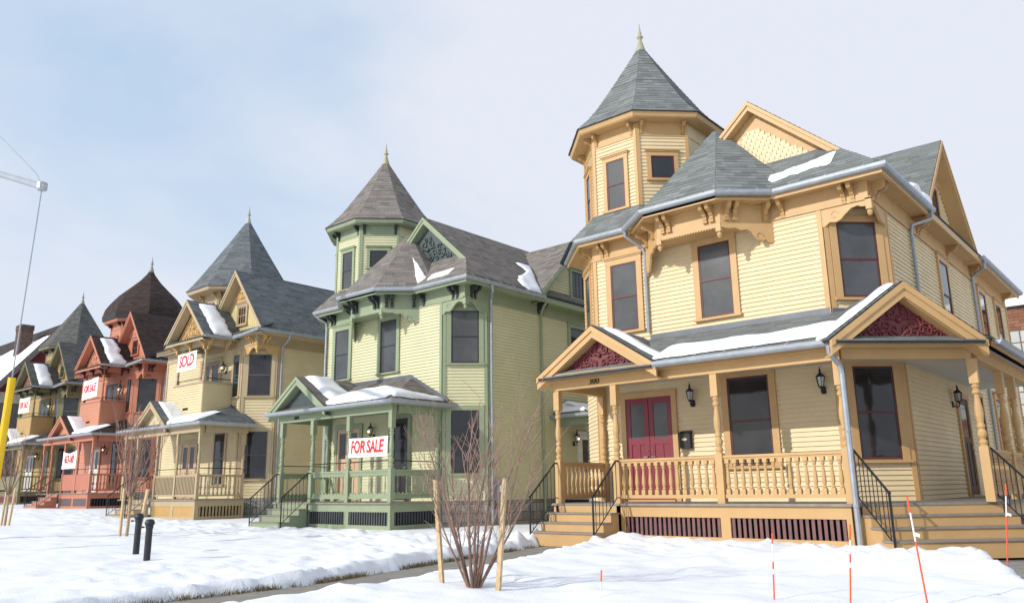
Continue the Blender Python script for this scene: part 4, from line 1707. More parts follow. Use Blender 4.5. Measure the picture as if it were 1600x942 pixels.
    m.fbox(Fr(0, by, 0), bx0 + .95, bx0 + 1.35, .022, .04, 4.28, 4.36)
    H.build(m, 'scupper', M['dark'])
    pb = post_mesh(6.95 - 5.37, .2, .35, .06)
    for x in (bx0 + .1, bx1 - .1):
        H.inst('balcony_post', pb, tr, (x, by + .08, 5.37))
    m = MB()
    m.tube([(bx0 + .1, by + .08, 5.52), (bx1 - .1, by + .08, 5.52), (bx1 - .1, 16.55, 5.52)], .018, 5)
    H.build(m, 'guard_rail', M['iron'])
    m = MB()
    m.fbox(Fr(0, by, 0), bx0, bx1, -.16, .0, 6.86, 7.16)
    m.fbox(Fr(bx1, 0, 90), by + .16, 16.6, -.16, 0, 6.86, 7.16)
    m.fbox(Fr(bx0, 0, -90), -16.6, -by - .16, -.16, 0, 6.86, 7.16)
    H.build(m, 'balcony_beam', tr)
    cxg, hwg, zg0, zg1 = -7.41, 1.66, 7.16, 8.86
    yg = 14.95
    roof(H, [[(cxg + hwg, yg, zg0), (cxg + hwg, 16.5, zg0), (cxg, 18.2, zg1), (cxg, yg, zg1)], [(cxg - hwg, yg, zg0), (cxg - hwg, 18.2, zg0), (cxg, 18.2, zg1), (cxg, yg, zg1)]], pal['shingle'], 'balcony_roof')
    gable_trim(H, Fr(0, yg, 0), cxg, zg0, hwg, zg1 - zg0, tr, depth=.36, bw=.16)
    m = MB()
    m.fprism(Fr(0, by + .06, 0), [(cxg - hwg + .25, zg0 + .02), (cxg + hwg - .25, zg0 + .02), (cxg, zg1 - .22)], -.06, 0)
    gp = H.build(m, 'gable_panel', pal['accent'])
    c = MB()
    carving(c, Fr(0, by + .06, 0), cxg, zg0 + .1, .95, 1.0, v=.02, r=.035)
    H.build(c, 'relief', pal['accent'], gp, smooth=True)
    roof(H, [[(cxg - hwg, yg - .04, zg0 - .04), (cxg + hwg, yg - .04, zg0 - .04), (cxg + hwg, by + .05, zg0 + .1), (cxg - hwg, by + .05, zg0 + .1)]], pal['shingle'], 'pent_roof', thick=.04)
    m = MB()
    m.box(cxg - hwg, cxg + hwg, yg + .02, 16.5, zg0 - .06, zg0 - .035)
    H.build(m, 'soffit', tr)
    m = MB()
    m.fbox(Fr(0, yg, 0), cxg - hwg, cxg + hwg, -.05, 0, zg0 - .17, zg0 - .05)
    H.build(m, 'fascia', tr)
    brackets(H, pal['bm'], pal['brk'], Fr(0, by, 0), (bx0 + .1, (bx0 + bx1) / 2, bx1 - .1), zg0 - .07)
    brackets(H, pal['bm'], pal['brk'], Fr(bx1, 0, 90), (by + .1, 16.2), zg0 - .07)
    gutter(H, [(cxg + hwg + .05, yg, zg0 - .04), (cxg + hwg + .05, 16.16, zg0 - .02), (EX + .05, 16.12, 7.28), (EX + .05, YB + .4, 7.28)], lift=.07)
    downspout(H, [(EX + .04, 17.6, 7.25), (EX, 17.6, 7.05), (-4.36, 17.7, 6.85), (-4.40, 17.7, 6.6), (-4.40, 17.7, .2)])
    # ---- turret
    cx, cy = -9.4, 18.7
    tower(H, cx, cy, 1.66, 7.4, pal['spire'][0][1] - .2, pal, False, pal['spire'], pal['spire'][0][0] - .08, None)
    fr = Fr(cx, cy - 1.66, 0)
    window(H, fr, 0, 7.95, 9.15, .56, tr, sash, 'glass', c=.11)
    fr = Fr(cx + 1.66 * .7071, cy - 1.66 * .7071, 45)
    window(H, fr, 0, 7.95, 9.15, .56, tr, sash, 'glass', c=.11)
    # ---- porch
    zb = 3.25
    py = 14.66
    px1 = -4.9
    pf = Fr(0, py, 0)
    rl = pal['rail']
    dk = MB()
    dk.box(-11.2, px1 + .14, py - .14, 16.6, D - .045, D)
    H.build(dk, 'deck', M['deck'])
    PF = Fr(0, py - .08, 0)
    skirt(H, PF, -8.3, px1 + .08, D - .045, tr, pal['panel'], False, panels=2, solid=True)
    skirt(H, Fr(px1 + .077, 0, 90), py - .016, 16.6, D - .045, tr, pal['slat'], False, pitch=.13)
    pm_ = post_mesh(zb - D, r=.06)
    for x in (-11.1, -10.0, -8.25, -6.58, px1):
        H.inst('porch_post', pm_, tr, (x, py, D))
    H.inst('porch_post', pm_, tr, (px1, 16.5, D))
    sr = Fr(px1, 0, 90)
    if front_rail == 'panel':
        for a, b in ((-8.18, -6.65), (-6.51, px1 - .07)):
            m = MB()
            m.fbox(pf, a, b, -.05, .05, D + .86, D + .91)
            m.fbox(pf, a, b, -.03, .03, D + .12, D + .86)
            for q in range(6):
                z = D + .14 + q * .12
                m.hexa([pf.pt(a, .05, z), pf.pt(b, .05, z), pf.pt(b, .03, z), pf.pt(a, .03, z), pf.pt(a, .034, z + .115), pf.pt(b, .034, z + .115), pf.pt(b, .03, z + .115), pf.pt(a, .03, z + .115)])
            H.build(m, 'railing', rl)
    else:
        for a, b in ((-8.18, -6.65), (-6.51, px1 - .07)):
            railing(H, pf, a, b, D, rl, front_rail, False, pitch=.105)
    railing(H, sr, py + .07, 16.44, D, rl, side_rail, False, pitch=.16)
    m = MB()
    m.tube([(-8.2, py, D + 1.14), (px1, py, D + 1.14), (px1, 16.5, D + 1.14)], .016, 5)
    H.build(m, 'guard_rail', M['iron'])
    porch_beam(H, pf, -11.2, px1 + .1, zb, tr)
    porch_beam(H, Fr(px1 + .005, 0, 90), py + .15, 16.6, zb, tr)
    m = MB()
    m.box(-11.2, px1, py - .2, 16.6, 3.48, 3.51)
    H.build(m, 'porch_ceiling', pal['ceil'])
    E0, gX = 14.38, -4.45
    fr_ = [(-11.4, E0, 3.60), (gX, E0, 3.60), (-6.1, 16.62, 4.45), (-11.4, 16.62, 4.45)]
    sd_ = [(gX, E0, 3.60), (gX, 16.75, 3.60), (-6.1, 16.75, 4.45), (-6.1, 16.62, 4.45)]
    roof(H, [fr_, sd_], pal['shingle'], 'porch_roof')
    pg = Fr(0, 14.36, 0)
    pal2 = dict(pal)
    pal2['accent'] = sd
    porch_gable(H, pg, -8.62, 3.63, 1.46, 1.06, pal2, carved=False, scal=False, depth=1.2)
    m = MB()
    m.fprism(F, [(-6.2, 4.40), (-4.5, 3.56), (-4.5, 3.68), (-6.2, 4.52)], .022, .05)
    H.build(m, 'flashing', M['flash'])
    gutter(H, [(-11.4, 14.32, 3.54), (gX + .06, 14.32, 3.54), (gX + .06, 16.7, 3.54)], lift=.07)
    m = MB()
    m.fbox(Fr(0, E0, 0), -11.4, gX - .02, -.05, 0, 3.46, 3.6)
    m.fbox(Fr(gX, 0, 90), E0 + .055, 16.6, -.05, 0, 3.46, 3.6)
    H.build(m, 'fascia', tr)
    st = Fr(0, py - .14, 0)
    stairs(H, st, -9.98, -8.34, D, 4, pal['steps'], base=-.25)
    handrail(H, st, -9.98, D, 4, False, base=-.25)
    handrail(H, st, -8.32, D, 4, False, base=-.25)
    # ---- snow on this house
    o = S
    nm = label.split(' house')[0]
    sl = Vector((0, 2.24, .85)).normalized()
    nn = Vector((1, 0, 0)).cross(sl)
    a1, a2 = wob(S[0], .05), wob(S[0] + 9, .10, 1.2)
    snow_patch('snow band along the porch eave of the ' + nm + ' house', (-7.3, E0, 3.63), (1, 0, 0), sl, nn, lambda u: .05 + a1(u), lambda u: .95 + .35 * math.sin(u * 1.0) + a2(u), -.2, 2.2, .13, o)
    g = Vector((-1.46, 0, 1.06)).normalized()
    n2 = g.cross(Vector((0, -1, 0)))
    n2 = n2 if n2.z > 0 else -n2
    snow_patch('snow tongue on the porch gable of the ' + nm + ' house', (-7.16, 14.36, 3.65), (0, 1, 0), g, n2, lambda u: -.05 + a1(u), lambda u: 1.75, .28, 1.05, .10, o, nu=14, ns=16)
    g = Vector((-hwg, 0, zg1 - zg0)).normalized()
    n2 = g.cross(Vector((0, -1, 0)))
    n2 = n2 if n2.z > 0 else -n2
    a3 = wob(S[0] + 3, .16, 3.0)
    # lies across the courses: run it up the slope so that its sides are ragged
    snow_patch('snow sheet on the balcony gable roof of the ' + nm + ' house', (cxg + hwg, yg, zg0 + .03), g, (0, 1, 0), n2, lambda u: .42 + .16 * u / 2.3 * 0 + a3(u) * .3, lambda u: 1.28 - .05 * u + a3(u), .05, 2.15, .12, o, nu=44, ns=10)
    return H


DOME = [(2.10, 10.22), (2.14, 10.50), (2.04, 10.92), (1.82, 11.30), (1.45, 11.82), (.97, 12.32), (.52, 12.80), (.20, 13.25), (.05, 13.60)]
CONE3 = [(2.36, 9.92), (2.08, 10.30), (1.70, 10.90), (1.16, 11.80), (.60, 12.75), (.05, 13.72)]
CONE5 = [(2.20, 10.22), (1.95, 10.55), (1.58, 11.10), (1.08, 11.95), (.56, 12.82), (.05, 13.70)]
S3, S4, S5 = (-24.02, .78, .10), (-36.35, 1.87, .40), (-49.0, 2.95, .54)
ochre = (.54, .345, .14)
p3 = palette((.62, .52, .32), (.43, .335, .205), ochre, (.10, .085, .07), ochre, (.38, .28, .15), (.11, .125, .132), (.21, .225, .235), 'cream_house')
p3 = finish(p3, (.35, .30, .2), M['peach'], mat('tan_door', (.30, .20, .12), rough=.5), CONE3, brk2=p3['brk'], fin=(.40, .40, .36))
p3.update(gable=mat('cream_scallops', (.60, .50, .25)), gsash=mat('ochre_sash', ochre), panel=mat('ochre_panel', (.48, .30, .11)), steps=p3['trim'])
H3 = houseB(S3, p3, 'cream_house', 'cream house with tan trim, balcony and grey turret roof, third from the right', 'stick', 'sawn')
p4 = palette((.55, .245, .155), (.47, .185, .115), (.06, .022, .018), (.05, .02, .018), (.57, .25, .15), (.022, .02, .02), (.042, .030, .027), (.085, .06, .055), 'salmon_house', rail=(.46, .17, .11))
p4 = finish(p4, (.3, .12, .08), M['whitepaint'], mat('maroon_balcony_door', (.14, .03, .025), rough=.5), DOME, fin=(.34, .33, .30))
p4.update(gable=mat('salmon_scallops', (.55, .19, .10)), gsash=mat('maroon_sash', (.20, .04, .03)), panel=mat('grey_panel', (.12, .10, .10)), steps=p4['trim'])
H4 = houseB(S4, p4, 'salmon_house', 'salmon red house with a dark onion shaped turret dome, fourth from the right', 'panel', 'sawn')
p5 = palette((.46, .30, .12), (.19, .178, .095), (.05, .04, .025), (.09, .085, .05), (.28, .12, .10), (.05, .03, .035), (.09, .09, .086), (.17, .168, .16), 'golden_house', rail=(.22, .21, .11))
p5 = finish(p5, (.2, .17, .1), M['whitepaint'], mat('olive_door', (.16, .15, .08), rough=.5), CONE5, fin=(.3, .3, .28))
p5.update(gable=mat('gold_scallops', (.50, .31, .11)), gsash=mat('olive_sash', (.14, .13, .07)), panel=mat('plum_panel', (.16, .05, .06)), steps=p5['trim'])
H5 = houseB(S5, p5, 'golden_house', 'golden brown house with olive trim and grey turret roof, fifth from the right', 'panel', 'stick')

# ---- roof snow of the two nearest houses
sl = Vector((0, 2.26, .96)).normalized()
nn = Vector((1, 0, 0)).cross(sl)
a1, a2, a3 = wob(1, .05), wob(2, .08, 1.3), wob(3, .05, 2.5)
a6 = wob(15, .12, 2.4)
snow_patch('long snow band along the porch eave of the yellow house', (-8.5, 14.36, 3.63), (1, 0, 0), sl, nn, lambda u: .12 + .10 * u / 3.6 + a1(u), lambda u: 1.15 - .20 * math.sin(u * .8) + a2(u), -.1, 3.85, .10, (0, 0, 0), nu=90)
g = Vector((-1.6, 0, 1.02)).normalized()
n2 = g.cross(Vector((0, -1, 0)))
n2 = n2 if n2.z > 0 else -n2
snow_patch('snow tongue on the left porch gable of the yellow house', (-8.37, 14.32, 3.60), g, (0, 1, 0), n2, lambda u: .42 + a1(u) - .12 * u / 1.8, lambda u: .95 - .1 * u + a3(u), -.1, 1.80, .09, (0, 0, 0))
q = Fr(-4.38, 14.36, 45)
O = q.pt(.98 - 1.46, 0, 3.60)
top = q.pt(.98, 0, 4.65)
g = (Vector(top) - Vector(O)).normalized()
ed = Vector((-q.n[0], -q.n[1], 0))
n2 = g.cross(ed)
n2 = n2 if n2.z > 0 else -n2
snow_patch('narrow snow strip beside the corner porch gable of the yellow house', O, g, ed, n2, lambda u: .14 + a1(u), lambda u: .62 + a3(u) - .1 * u, .02, 1.72, .07, (0, 0, 0))
sl = Vector((0, 1.4, 1.26)).normalized()
nn = Vector((1, 0, 0)).cross(sl)
snow_patch('snow patch in the front roof valley of the yellow house', (-6.75, 16.2, 7.38), (1, 0, 0), sl, nn, lambda u: .34 + .24 * u + a6(u), lambda u: .96 + .14 * u + a6(u + 7) - .16 * math.sin(u * 2.4), -.2, 1.55, .05, (0, 0, 0))
sl = Vector((-1, 0, .9)).normalized()
nn = sl.cross(Vector((0, -1, 0)))
nn = nn if nn.z > 0 else -nn
snow_patch('snow lump on the side eave of the yellow house', (-4.05, 0, 7.38), (0, 1, 0), sl, nn, lambda u: -.04, lambda u: .35 + .12 * math.sin(u * 3) + a1(u), 18.2, 19.9, .16, (0, 0, 0), nu=20, ns=8)
sl = Vector((0, 2.26, .95)).normalized()
nn = Vector((1, 0, 0)).cross(sl)
snow_patch('snow band along the porch eave of the green house', (-8.6, 14.36, 3.63), (1, 0, 0), sl, nn, lambda u: .06 + a1(u), lambda u: 1.15 + .25 * math.sin(u * 1.1 + .3) - .22 * max(0, u - 1.4) + a2(u), 0, 3.0, .15, S2, nu=60)
sl2 = Vector((-1.68, 0, .95)).normalized()
nn2 = sl2.cross(Vector((0, -1, 0)))
snow_patch('snow wedge on the porch hip of the green house', (-5.22, 14.5, 3.63), (0, 1, 0), sl2, nn2 if nn2.z > 0 else -nn2, lambda u: .1 + a1(u), lambda u: .85 - .33 * u + a3(u), 0, 2.0, .09, S2, nu=24)
g = Vector((-1.56, 0, 1.06)).normalized()
n2 = g.cross(Vector((0, -1, 0)))
n2 = n2 if n2.z > 0 else -n2
snow_patch('thick snow on the porch gable of the green house', (-8.31, 14.34, 3.66), g, (0, 1, 0), n2, lambda u: .38 - .10 * u / 1.8 + a1(u), lambda u: 1.65 - .2 * u + a3(u), -.1, 1.86, .16, S2)
sl = Vector((0, 1.4, 1.26)).normalized()
nn = Vector((1, 0, 0)).cross(sl)
snow_patch('small snow patch above the front gutter of the green house', (-6.0, 16.2, 7.38), (1, 0, 0), sl, nn, lambda u: .25 + .1 * u + a1(u), lambda u: .55 + .2 * u + a3(u), 0, .9, .05, S2, nu=24)
# facet of the attic bay roof that faces front right
ap = Vector((-8.2, 17.62, 9.80))
b1, b2 = Vector((-8.2 + .944, 17.62 - 2.28, 7.36)), Vector((-8.2 + 2.28, 17.62 - .944, 7.36))
e_ = (b2 - b1).normalized()
mid = (b1 + b2) / 2
g_ = (ap - mid).normalized()
n_ = e_.cross(g_)
snow_patch('snow wedge on the bay roof of the green house', mid, g_, e_, n_ if n_.z > 0 else -n_, lambda u: .38 - .25 * u / 2 + a1(u) * .4, lambda u: .92 - .42 * u + a1(u), .25, 2.0, .06, S2, nu=30)
sl = Vector((-1, 0, .9)).normalized()
nn = sl.cross(Vector((0, -1, 0)))
nn = nn if nn.z > 0 else -nn
a4 = wob(8, .16, 1.6)
snow_patch('tall snow patch in the side valley of the green house', (-4.05, 0, 7.40), sl, (0, 1, 0), nn, lambda u: 19.1 + .60 * u - .35 * math.sin(u * 2.6) + a4(u), lambda u: 19.8 + .64 * u + a4(u + 5) * .3, .0, 2.35, .07, S2, nu=40)
sl = Vector((-2.27, 0, 2.79)).normalized()
nn = sl.cross(Vector((0, -1, 0)))
nn = nn if nn.z > 0 else -nn
snow_patch('snow patch low on the right roof slope of the cream house', (-3.78, 0, 7.40), sl, (0, 1, 0), nn, lambda u: 21.6 + .5 * u + a4(u), lambda u: 24.2, .0, 1.1, .10, S3, nu=24)
snow_patch('snow patch low on the right roof slope of the golden house', (-3.78, 0, 7.40), sl, (0, 1, 0), nn, lambda u: 21.0 + .5 * u + a4(u), lambda u: 25, .0, .9, .10, S5, nu=24)
# side entry roof of the green house
snow_patch('snow on the small side entry roof of the green house', (-2.95, 20.8, 3.45), (0, 1, 0), Vector((-1.55, 0, .58)), Vector((.58, 0, 1.55)), lambda u: .2, lambda u: 1.25 - .1 * u + a1(u), .1, 2.6, .08, S2, nu=20)
snow_patch('snow on the front of the small side entry roof of the green house', (-4.4, 20.7, 3.45), (1, 0, 0), Vector((0, .8, .58)), Vector((0, -.58, .8)), lambda u: .12, lambda u: .75 - .4 * u + a1(u), .0, 1.2, .06, S2, nu=16)


# ------------------------------------------------------------------ fittings
Fw = Fr(0, 16.6, 0)
Rw = Fr(-4.5, 0, 90)
lantern('black wall lantern right of the maroon double doors', Fw, -8.78, 2.98)
lantern('black wall lantern by the downspout at the right end of the yellow porch', Fw, -5.80, 3.02)
lantern('black wall lantern on the shaded side wall of the yellow house', Rw, 21.35, 2.95)
lantern('lit lantern between the two doors of the green porch', Fw, -8.65, 2.85, True, S2)
lantern('lit lantern by the white side door of the green house', Rw, 21.9, 2.6, True, S2)
lantern('lit lantern on the balcony of the cream house', Fw, -6.75, 5.95, True, S3)
lantern('lit lantern on the balcony of the salmon house', Fw, -6.75, 5.95, True, S4)
lantern('lit lantern on the balcony of the golden house', Fw, -6.75, 5.95, True, S5)
lantern('lit lantern on the lower porch of the salmon house', Fw, -7.95, 2.85, True, S4)
lantern('lit lantern on the lower porch of the golden house', Fw, -7.95, 2.85, True, S5)
mbx = Thing('mailbox', (-9.0, 16.58, 1.92), (0, 0, 0), 'black mailbox on the wall right of the maroon doors', 'mailbox')
m = MB()
m.box(-.13, .13, -.13, 0, 0, .33)
mbx.build(m, 'body', M['iron'])
m = MB()
m.prism([(-.145, -.15, .33), (-.145, .0, .40), (-.145, 0, .33)], (.29, 0, 0))
mbx.build(m, 'lid', M['iron'])
m = MB()
m.fprism(Fr(0, -.13, 0), [(.07 * math.cos(t), .20 + .03 * math.sin(t)) for t in [k * .524 for k in range(12)]], 0, .008)
mbx.build(m, 'oval_plate', mat('brass_plate', (.5, .42, .25), rough=.35, metal=.6))

mt = Thing('electric_meter', (-4.48 + S2[0], 17.95 + S2[1], .2), (0, 0, 0), 'grey electric meter and conduit on the side wall of the green house', 'meter')
m = MB()
m.box(0, .16, -.16, .16, .55, 1.15)
mt.build(m, 'box', M['galv'])
m = MB()
m.lathe(.2, 0, [(.1, .8), (.1, .95), (.06, .98)], 12)
mt.build(m, 'dial', M['lampglass'])
m = MB()
m.tube([(.06, 0, 0), (.06, 0, .56)], .035, 8)
mt.build(m, 'conduit', M['galv'])

PL = Fr(0, 14.70, 0)
banner('white FOR SALE banner with red letters on the green porch', PL, -7.42, -5.66, 2.03, 2.60, 'FOR  SALE', .50, S2, v=.09, squeeze=.72)
banner('white SOLD banner with red letters hung on the balcony of the cream house', Fr(0, 15.3, 0), -8.3, -6.75, 5.92, 6.66, 'SOLD', .66, S3, v=.1, squeeze=.74, lift=.05)
banner('white FOR SALE banner on the balcony of the salmon house', Fr(0, 15.3, 0), -8.35, -6.55, 5.55, 6.55, 'FOR  SALE', .56, S4, v=.1, squeeze=.66, lift=.1)
banner('white telephone number banner on the lower porch of the salmon house', Fr(0, 14.66, 0), -8.3, -6.6, 1.95, 2.85, '463-040', .54, S4, v=.1, sag=.14, squeeze=.66)
banner('white FOR SALE banner on the balcony of the golden house', Fr(0, 15.3, 0), -8.4, -6.6, 5.60, 6.55, 'FOR  SALE', .56, S5, v=.1, squeeze=.64)


# ------------------------------------------------------------------ yard things
def pipe(x, y, h, label):
    z = ground_z(x, y) - .05
    t = Thing('vent_pipe', (x, y, z), (0, 0, 0), label, 'vent pipe', 'black vent pipes in the snow')
    m = MB()
    m.lathe(0, 0, [(.056, 0), (.056, h - .08)], 20)
    t.build(m, 'pipe', M['pipe'], smooth=False)
    m = MB()
    m.lathe(0, 0, [(.059, h - .12), (.065, h - .115), (.065, h - .07), (.08, h - .06), (.083, h - .03), (.07, h + .01), (.05, h + .03), (.005, h + .035)], 20)
    t.build(m, 'cap', M['pipe'])
    m = MB()
    m.tube([(.055, -.03, h - .1), (.11, -.04, h - .1)], .014, 6)
    m.tube([(-.04, -.07, h - .1), (-.05, -.12, h - .1)], .014, 6)
    t.build(m, 'bolt', M['pipe'])


pipe(-15.14, 7.0, .74, 'left of the two black vent pipes in the snow')
pipe(-14.09, 6.71, .70, 'right of the two black vent pipes in the snow')


def stake(x0, y0, x1, y1, h, label, wd=.05):
    z = ground_z(x0, y0)
    t = MB()
    a, b = Vector((x0, y0, z - .15)), Vector((x1, y1, z + h))
    d = wd / 2
    ox = Vector((d, 0, 0))
    oy = Vector((0, d * .6, 0))
    t.hexa([a - ox - oy, a + ox - oy, a + ox + oy, a - ox + oy, b - ox - oy, b + ox - oy - Vector((0, 0, .03)), b + ox + oy - Vector((0, 0, .02)), b - ox + oy])
    o = link('tree_stake', t.mesh('tree_stake', (x0, y0, z)), M['stake'], None, (x0, y0, z))
    tag(o, label, 'stake', 'timber stakes beside the young trees')


def branch(mb, p, d, ln, r, depth, rng, up=.25, spread=.5, nseg=4, kids=3):
    pts = [p]
    q = Vector(p)
    dd = Vector(d).normalized()
    for k in range(nseg):
        dd = (dd + Vector((rng.gauss(0, .10), rng.gauss(0, .10), up * .25 + rng.gauss(0, .05)))).normalized()
        q = q + dd * (ln / nseg)
        pts.append(q.copy())
    mb.tube(pts, r, 5 if r > .008 else 4, max(.0018, r * .5), cap=False)
    if depth:
        for k in range(kids):
            i = rng.randint(1, nseg)
            az = rng.uniform(0, 6.283)
            nd = (dd * 1.0 + Vector((math.cos(az), math.sin(az), .15)) * spread).normalized()
            branch(mb, pts[i], nd, ln * rng.uniform(.45, .75), max(.002, r * .55), depth - 1, rng, up, spread, nseg, kids)


def shrub(x, y, label, stems, hgt, seed, name='bare_shrub', trunk=0.0, base_r=.022, lean=.55, mats=('bark', 'twig'), kids=3):
    rng = random.Random(seed)
    z = ground_z(x, y) - .05
    t = Thing(name, (x, y, z), (0, 0, 0), label, 'shrub' if not trunk else 'tree')
    if trunk:
        m = MB()
        m.tube([(0, 0, 0), (.02, .01, trunk * .5), (.01, 0, trunk)], .045, 8, .034)
        t.build(m, 'trunk', M['bark2'])
    main = MB()
    tw = MB()
    for k in range(stems):
        az = 2 * math.pi * (k + rng.random() * .7) / stems
        ln = hgt * rng.uniform(.62, 1.0)
        le = lean * rng.uniform(.15, 1.0)
        d = Vector((math.cos(az) * le, math.sin(az) * le, 1)).normalized()
        p = Vector((math.cos(az) * .05, math.sin(az) * .05, trunk))
        pts = [p]
        q = p.copy()
        dd = d
        for s in range(6):
            dd = (dd + Vector((rng.gauss(0, .07), rng.gauss(0, .07), .05))).normalized()
            q = q + dd * ln / 6
            pts.append(q.copy())
        r = base_r * rng.uniform(.6, 1.1)
        main.tube(pts, r, 6, r * .22, cap=False)
        for s in range(2, 7):
            for j in range(kids):
                a2_ = rng.uniform(0, 6.283)
                nd = (dd + Vector((math.cos(a2_), math.sin(a2_), .25)) * .55).normalized()
                branch(tw, pts[s], nd, hgt * rng.uniform(.12, .30), max(.003, r * .30), 1, rng, kids=2, spread=.6)
    t.build(main, 'stems', M[mats[0]], smooth=True)
    t.build(tw, 'twigs', M[mats[1]], smooth=True, kind='stuff')
    return t


shrub(-6.36, 6.70, 'leafless reddish shrub with many stems staked in the front snow', 15, 1.95, 5, lean=.66, kids=2, base_r=.02)
stake(-6.76, 6.62, -7.03, 6.75, 1.14, 'timber stake left of the big leafless shrub', .055)
stake(-6.03, 6.72, -5.90, 6.72, 1.18, 'timber stake right of the big leafless shrub', .055)
shrub(-21.6, 9.7, 'young bare tree with two stakes before the salmon house', 13, 2.1, 9, 'young_tree', 1.05, .024, .62, ('twig', 'twig'), kids=2)
stake(-22.0, 9.7, -22.08, 9.75, 1.25, 'upright stake left of the young tree before the salmon house', .085)
stake(-21.2, 9.8, -20.74, 9.75, 1.22, 'leaning stake right of the young tree before the salmon house', .085)
shrub(-30.6, 9.7, 'young bare tree with crossed stakes at the far left', 9, 1.9, 12, 'young_tree', 1.05, .022, .6, ('bark', 'twig'), kids=2)
stake(-30.95, 9.7, -30.95, 9.75, 1.15, 'upright stake of the far left young tree', .085)
stake(-30.4, 9.75, -30.0, 9.7, 1.22, 'leaning stake of the far left young tree', .085)


def marker(x0, y0, x1, y1, z1, label, bands, tagz=None):
    z0 = ground_z(x0, y0) - .08
    t = Thing('snow_marker', (x0, y0, z0), (0, 0, 0), label, 'snow marker', 'driveway snow markers')
    def at(f):
        return ((x1 - x0) * f, (y1 - y0) * f, (z1 - z0) * f)
    for a, b, mm in bands:
        m = MB()
        m.tube([at(a), at(b)], .0085, 6)
        t.build(m, 'rod_band', M[mm])
    if tagz:
        m = MB()
        p = at(tagz)
        m.prism([(p[0], p[1] - .01, p[2]), (p[0] + .055, p[1] - .012, p[2] - .02), (p[0] + .05, p[1] - .012, p[2] - .05), (p[0], p[1] - .01, p[2] - .035)], (0, .002, 0))
        t.build(m, 'paper_tag', M['white'])


marker(-4.82, 6.9, -4.79, 6.9, .29, 'short snow marker with a red tip left of the others', [(0, .68, 'white'), (.68, 1, 'orange')])
marker(-3.50, 8.0, -3.46, 8.0, .62, 'orange and white snow marker before the slatted porch skirt', [(0, .45, 'orange'), (.45, .52, 'white'), (.52, .62, 'orange'), (.62, .86, 'white'), (.86, 1, 'orange')])
marker(-2.80, 8.1, -2.72, 8.1, .715, 'orange and white snow marker before the downspout', [(0, .5, 'orange'), (.5, .56, 'white'), (.56, .66, 'orange'), (.66, .82, 'white'), (.82, 1, 'orange')])
marker(-2.19, 8.4, -2.26, 8.4, .97, 'leaning orange snow marker before the left corner handrail', [(0, .62, 'orange'), (.62, .86, 'white'), (.86, 1, 'orange')], .70)
marker(-2.16, 11.9, -2.02, 11.9, 1.06, 'orange snow marker at the edge of the pavers', [(0, .68, 'orange'), (.68, .88, 'white'), (.88, 1, 'orange')], .72)

# utility pole guy with its strut and yellow guard
gy = Thing('pole_guy', (-19.3, 5.82, 0), (-19.3, 5.82, 0), 'grey strut with guy wire running down into a yellow guard at far left', 'guy wire')
tip = Vector((-18.69, 5.82, 7.75))
far = tip + Vector((-3.13, 0, 1.17)) * 1.7
m = MB()
m.tube([tip, far], .085, 8)
gy.build(m, 'strut', M['galv'])
m = MB()
m.lathe(tip.x, tip.y, [(.09, tip.z - .09), (.11, tip.z - .05), (.11, tip.z + .08), (.05, tip.z + .11)], 8)
m.tube([tip + Vector((-.1, 0, .02)), tip + Vector((.16, 0, -.02))], .045, 6)
gy.build(m, 'clamp', M['galv'])
m = MB()
m.tube([(-19.3, 5.82, .1), tip], .014, 5)
m.tube([tip, tip + Vector((-.5, 0, .45)), tip + Vector((-1.8, 0, 1.25)), tip + Vector((-3.56, 0, 2.32)), tip + Vector((-5.32, 0, 3.5))], .016, 5)
gy.build(m, 'wire', M['galv'])
m = MB()
a, b = Vector((-19.3, 5.82, 0)), tip
m.tube([a.lerp(b, -.02), a.lerp(b, .455)], .075, 10)
gy.build(m, 'guard', M['yellow'])
pole = MB()
pole.tube([(far.x, far.y, -.3), (far.x, far.y, 12.6)], .17, 12, .13)
tag(link('utility_pole', pole.mesh('utility_pole', (far.x, far.y, 0)), M['bark'], None, (far.x, far.y, 0)), 'brown wooden utility pole just outside the left edge', 'pole')

# ------------------------------------------------------------------ neighbours
def bricks(mb, fr, u0, u1, z0, z1, bl=.6, bh=.22, d=.02):
    z = z0
    r = 0
    while z < z1 - .02:
        h = min(bh, z1 - z)
        u = u0 - (bl / 2 if r % 2 else 0)
        while u < u1:
            a, b = max(u0, u), min(u1, u + bl)
            if b - a > .04:
                mb.fbox(fr, a + .008, b - .008, 0, d + random.uniform(-.004, .004), z + .008, z + h - .008, random.random())
            u += bl
        z += h
        r += 1


FH = Thing('dark_red_house', (-70, 20, .5), (-70, 20, .5), 'dark red gabled house with snowy roof and brick chimney behind the golden house', 'house')
dr = mat('dark_red_siding', (.16, .022, .028), rough=.6)
gs = mat('grey_siding', (.16, .15, .14), rough=.7)
ct = mat('cream_band', (.48, .44, .36), rough=.6)
Rg = Fr(-63.6, 0, 90)
wall(FH, Rg, 18.3, 26.3, .5, 7.4, gs, False, exp=.15)
wall(FH, Fr(0, 18.3, 0), -84, -63.6, .5, 7.4, gs, False, exp=.15)
wall(FH, Rg, 0, 0, 8.1, 12.6, dr, False, exp=.15, shape=spiral_tri(22.3, 8.1, 4.0, 5.1))
wall(FH, Fr(0, 18.3, 0), -84, -63.6, 7.4, 8.2, ct, False, exp=.2)
m = MB()
m.fbox(Rg, 18.2, 26.4, 0, .08, 7.4, 8.15)
FH.build(m, 'band', ct)
dsh = tone_mat('dark_shingles', (.04, .035, .035), (.085, .075, .072))
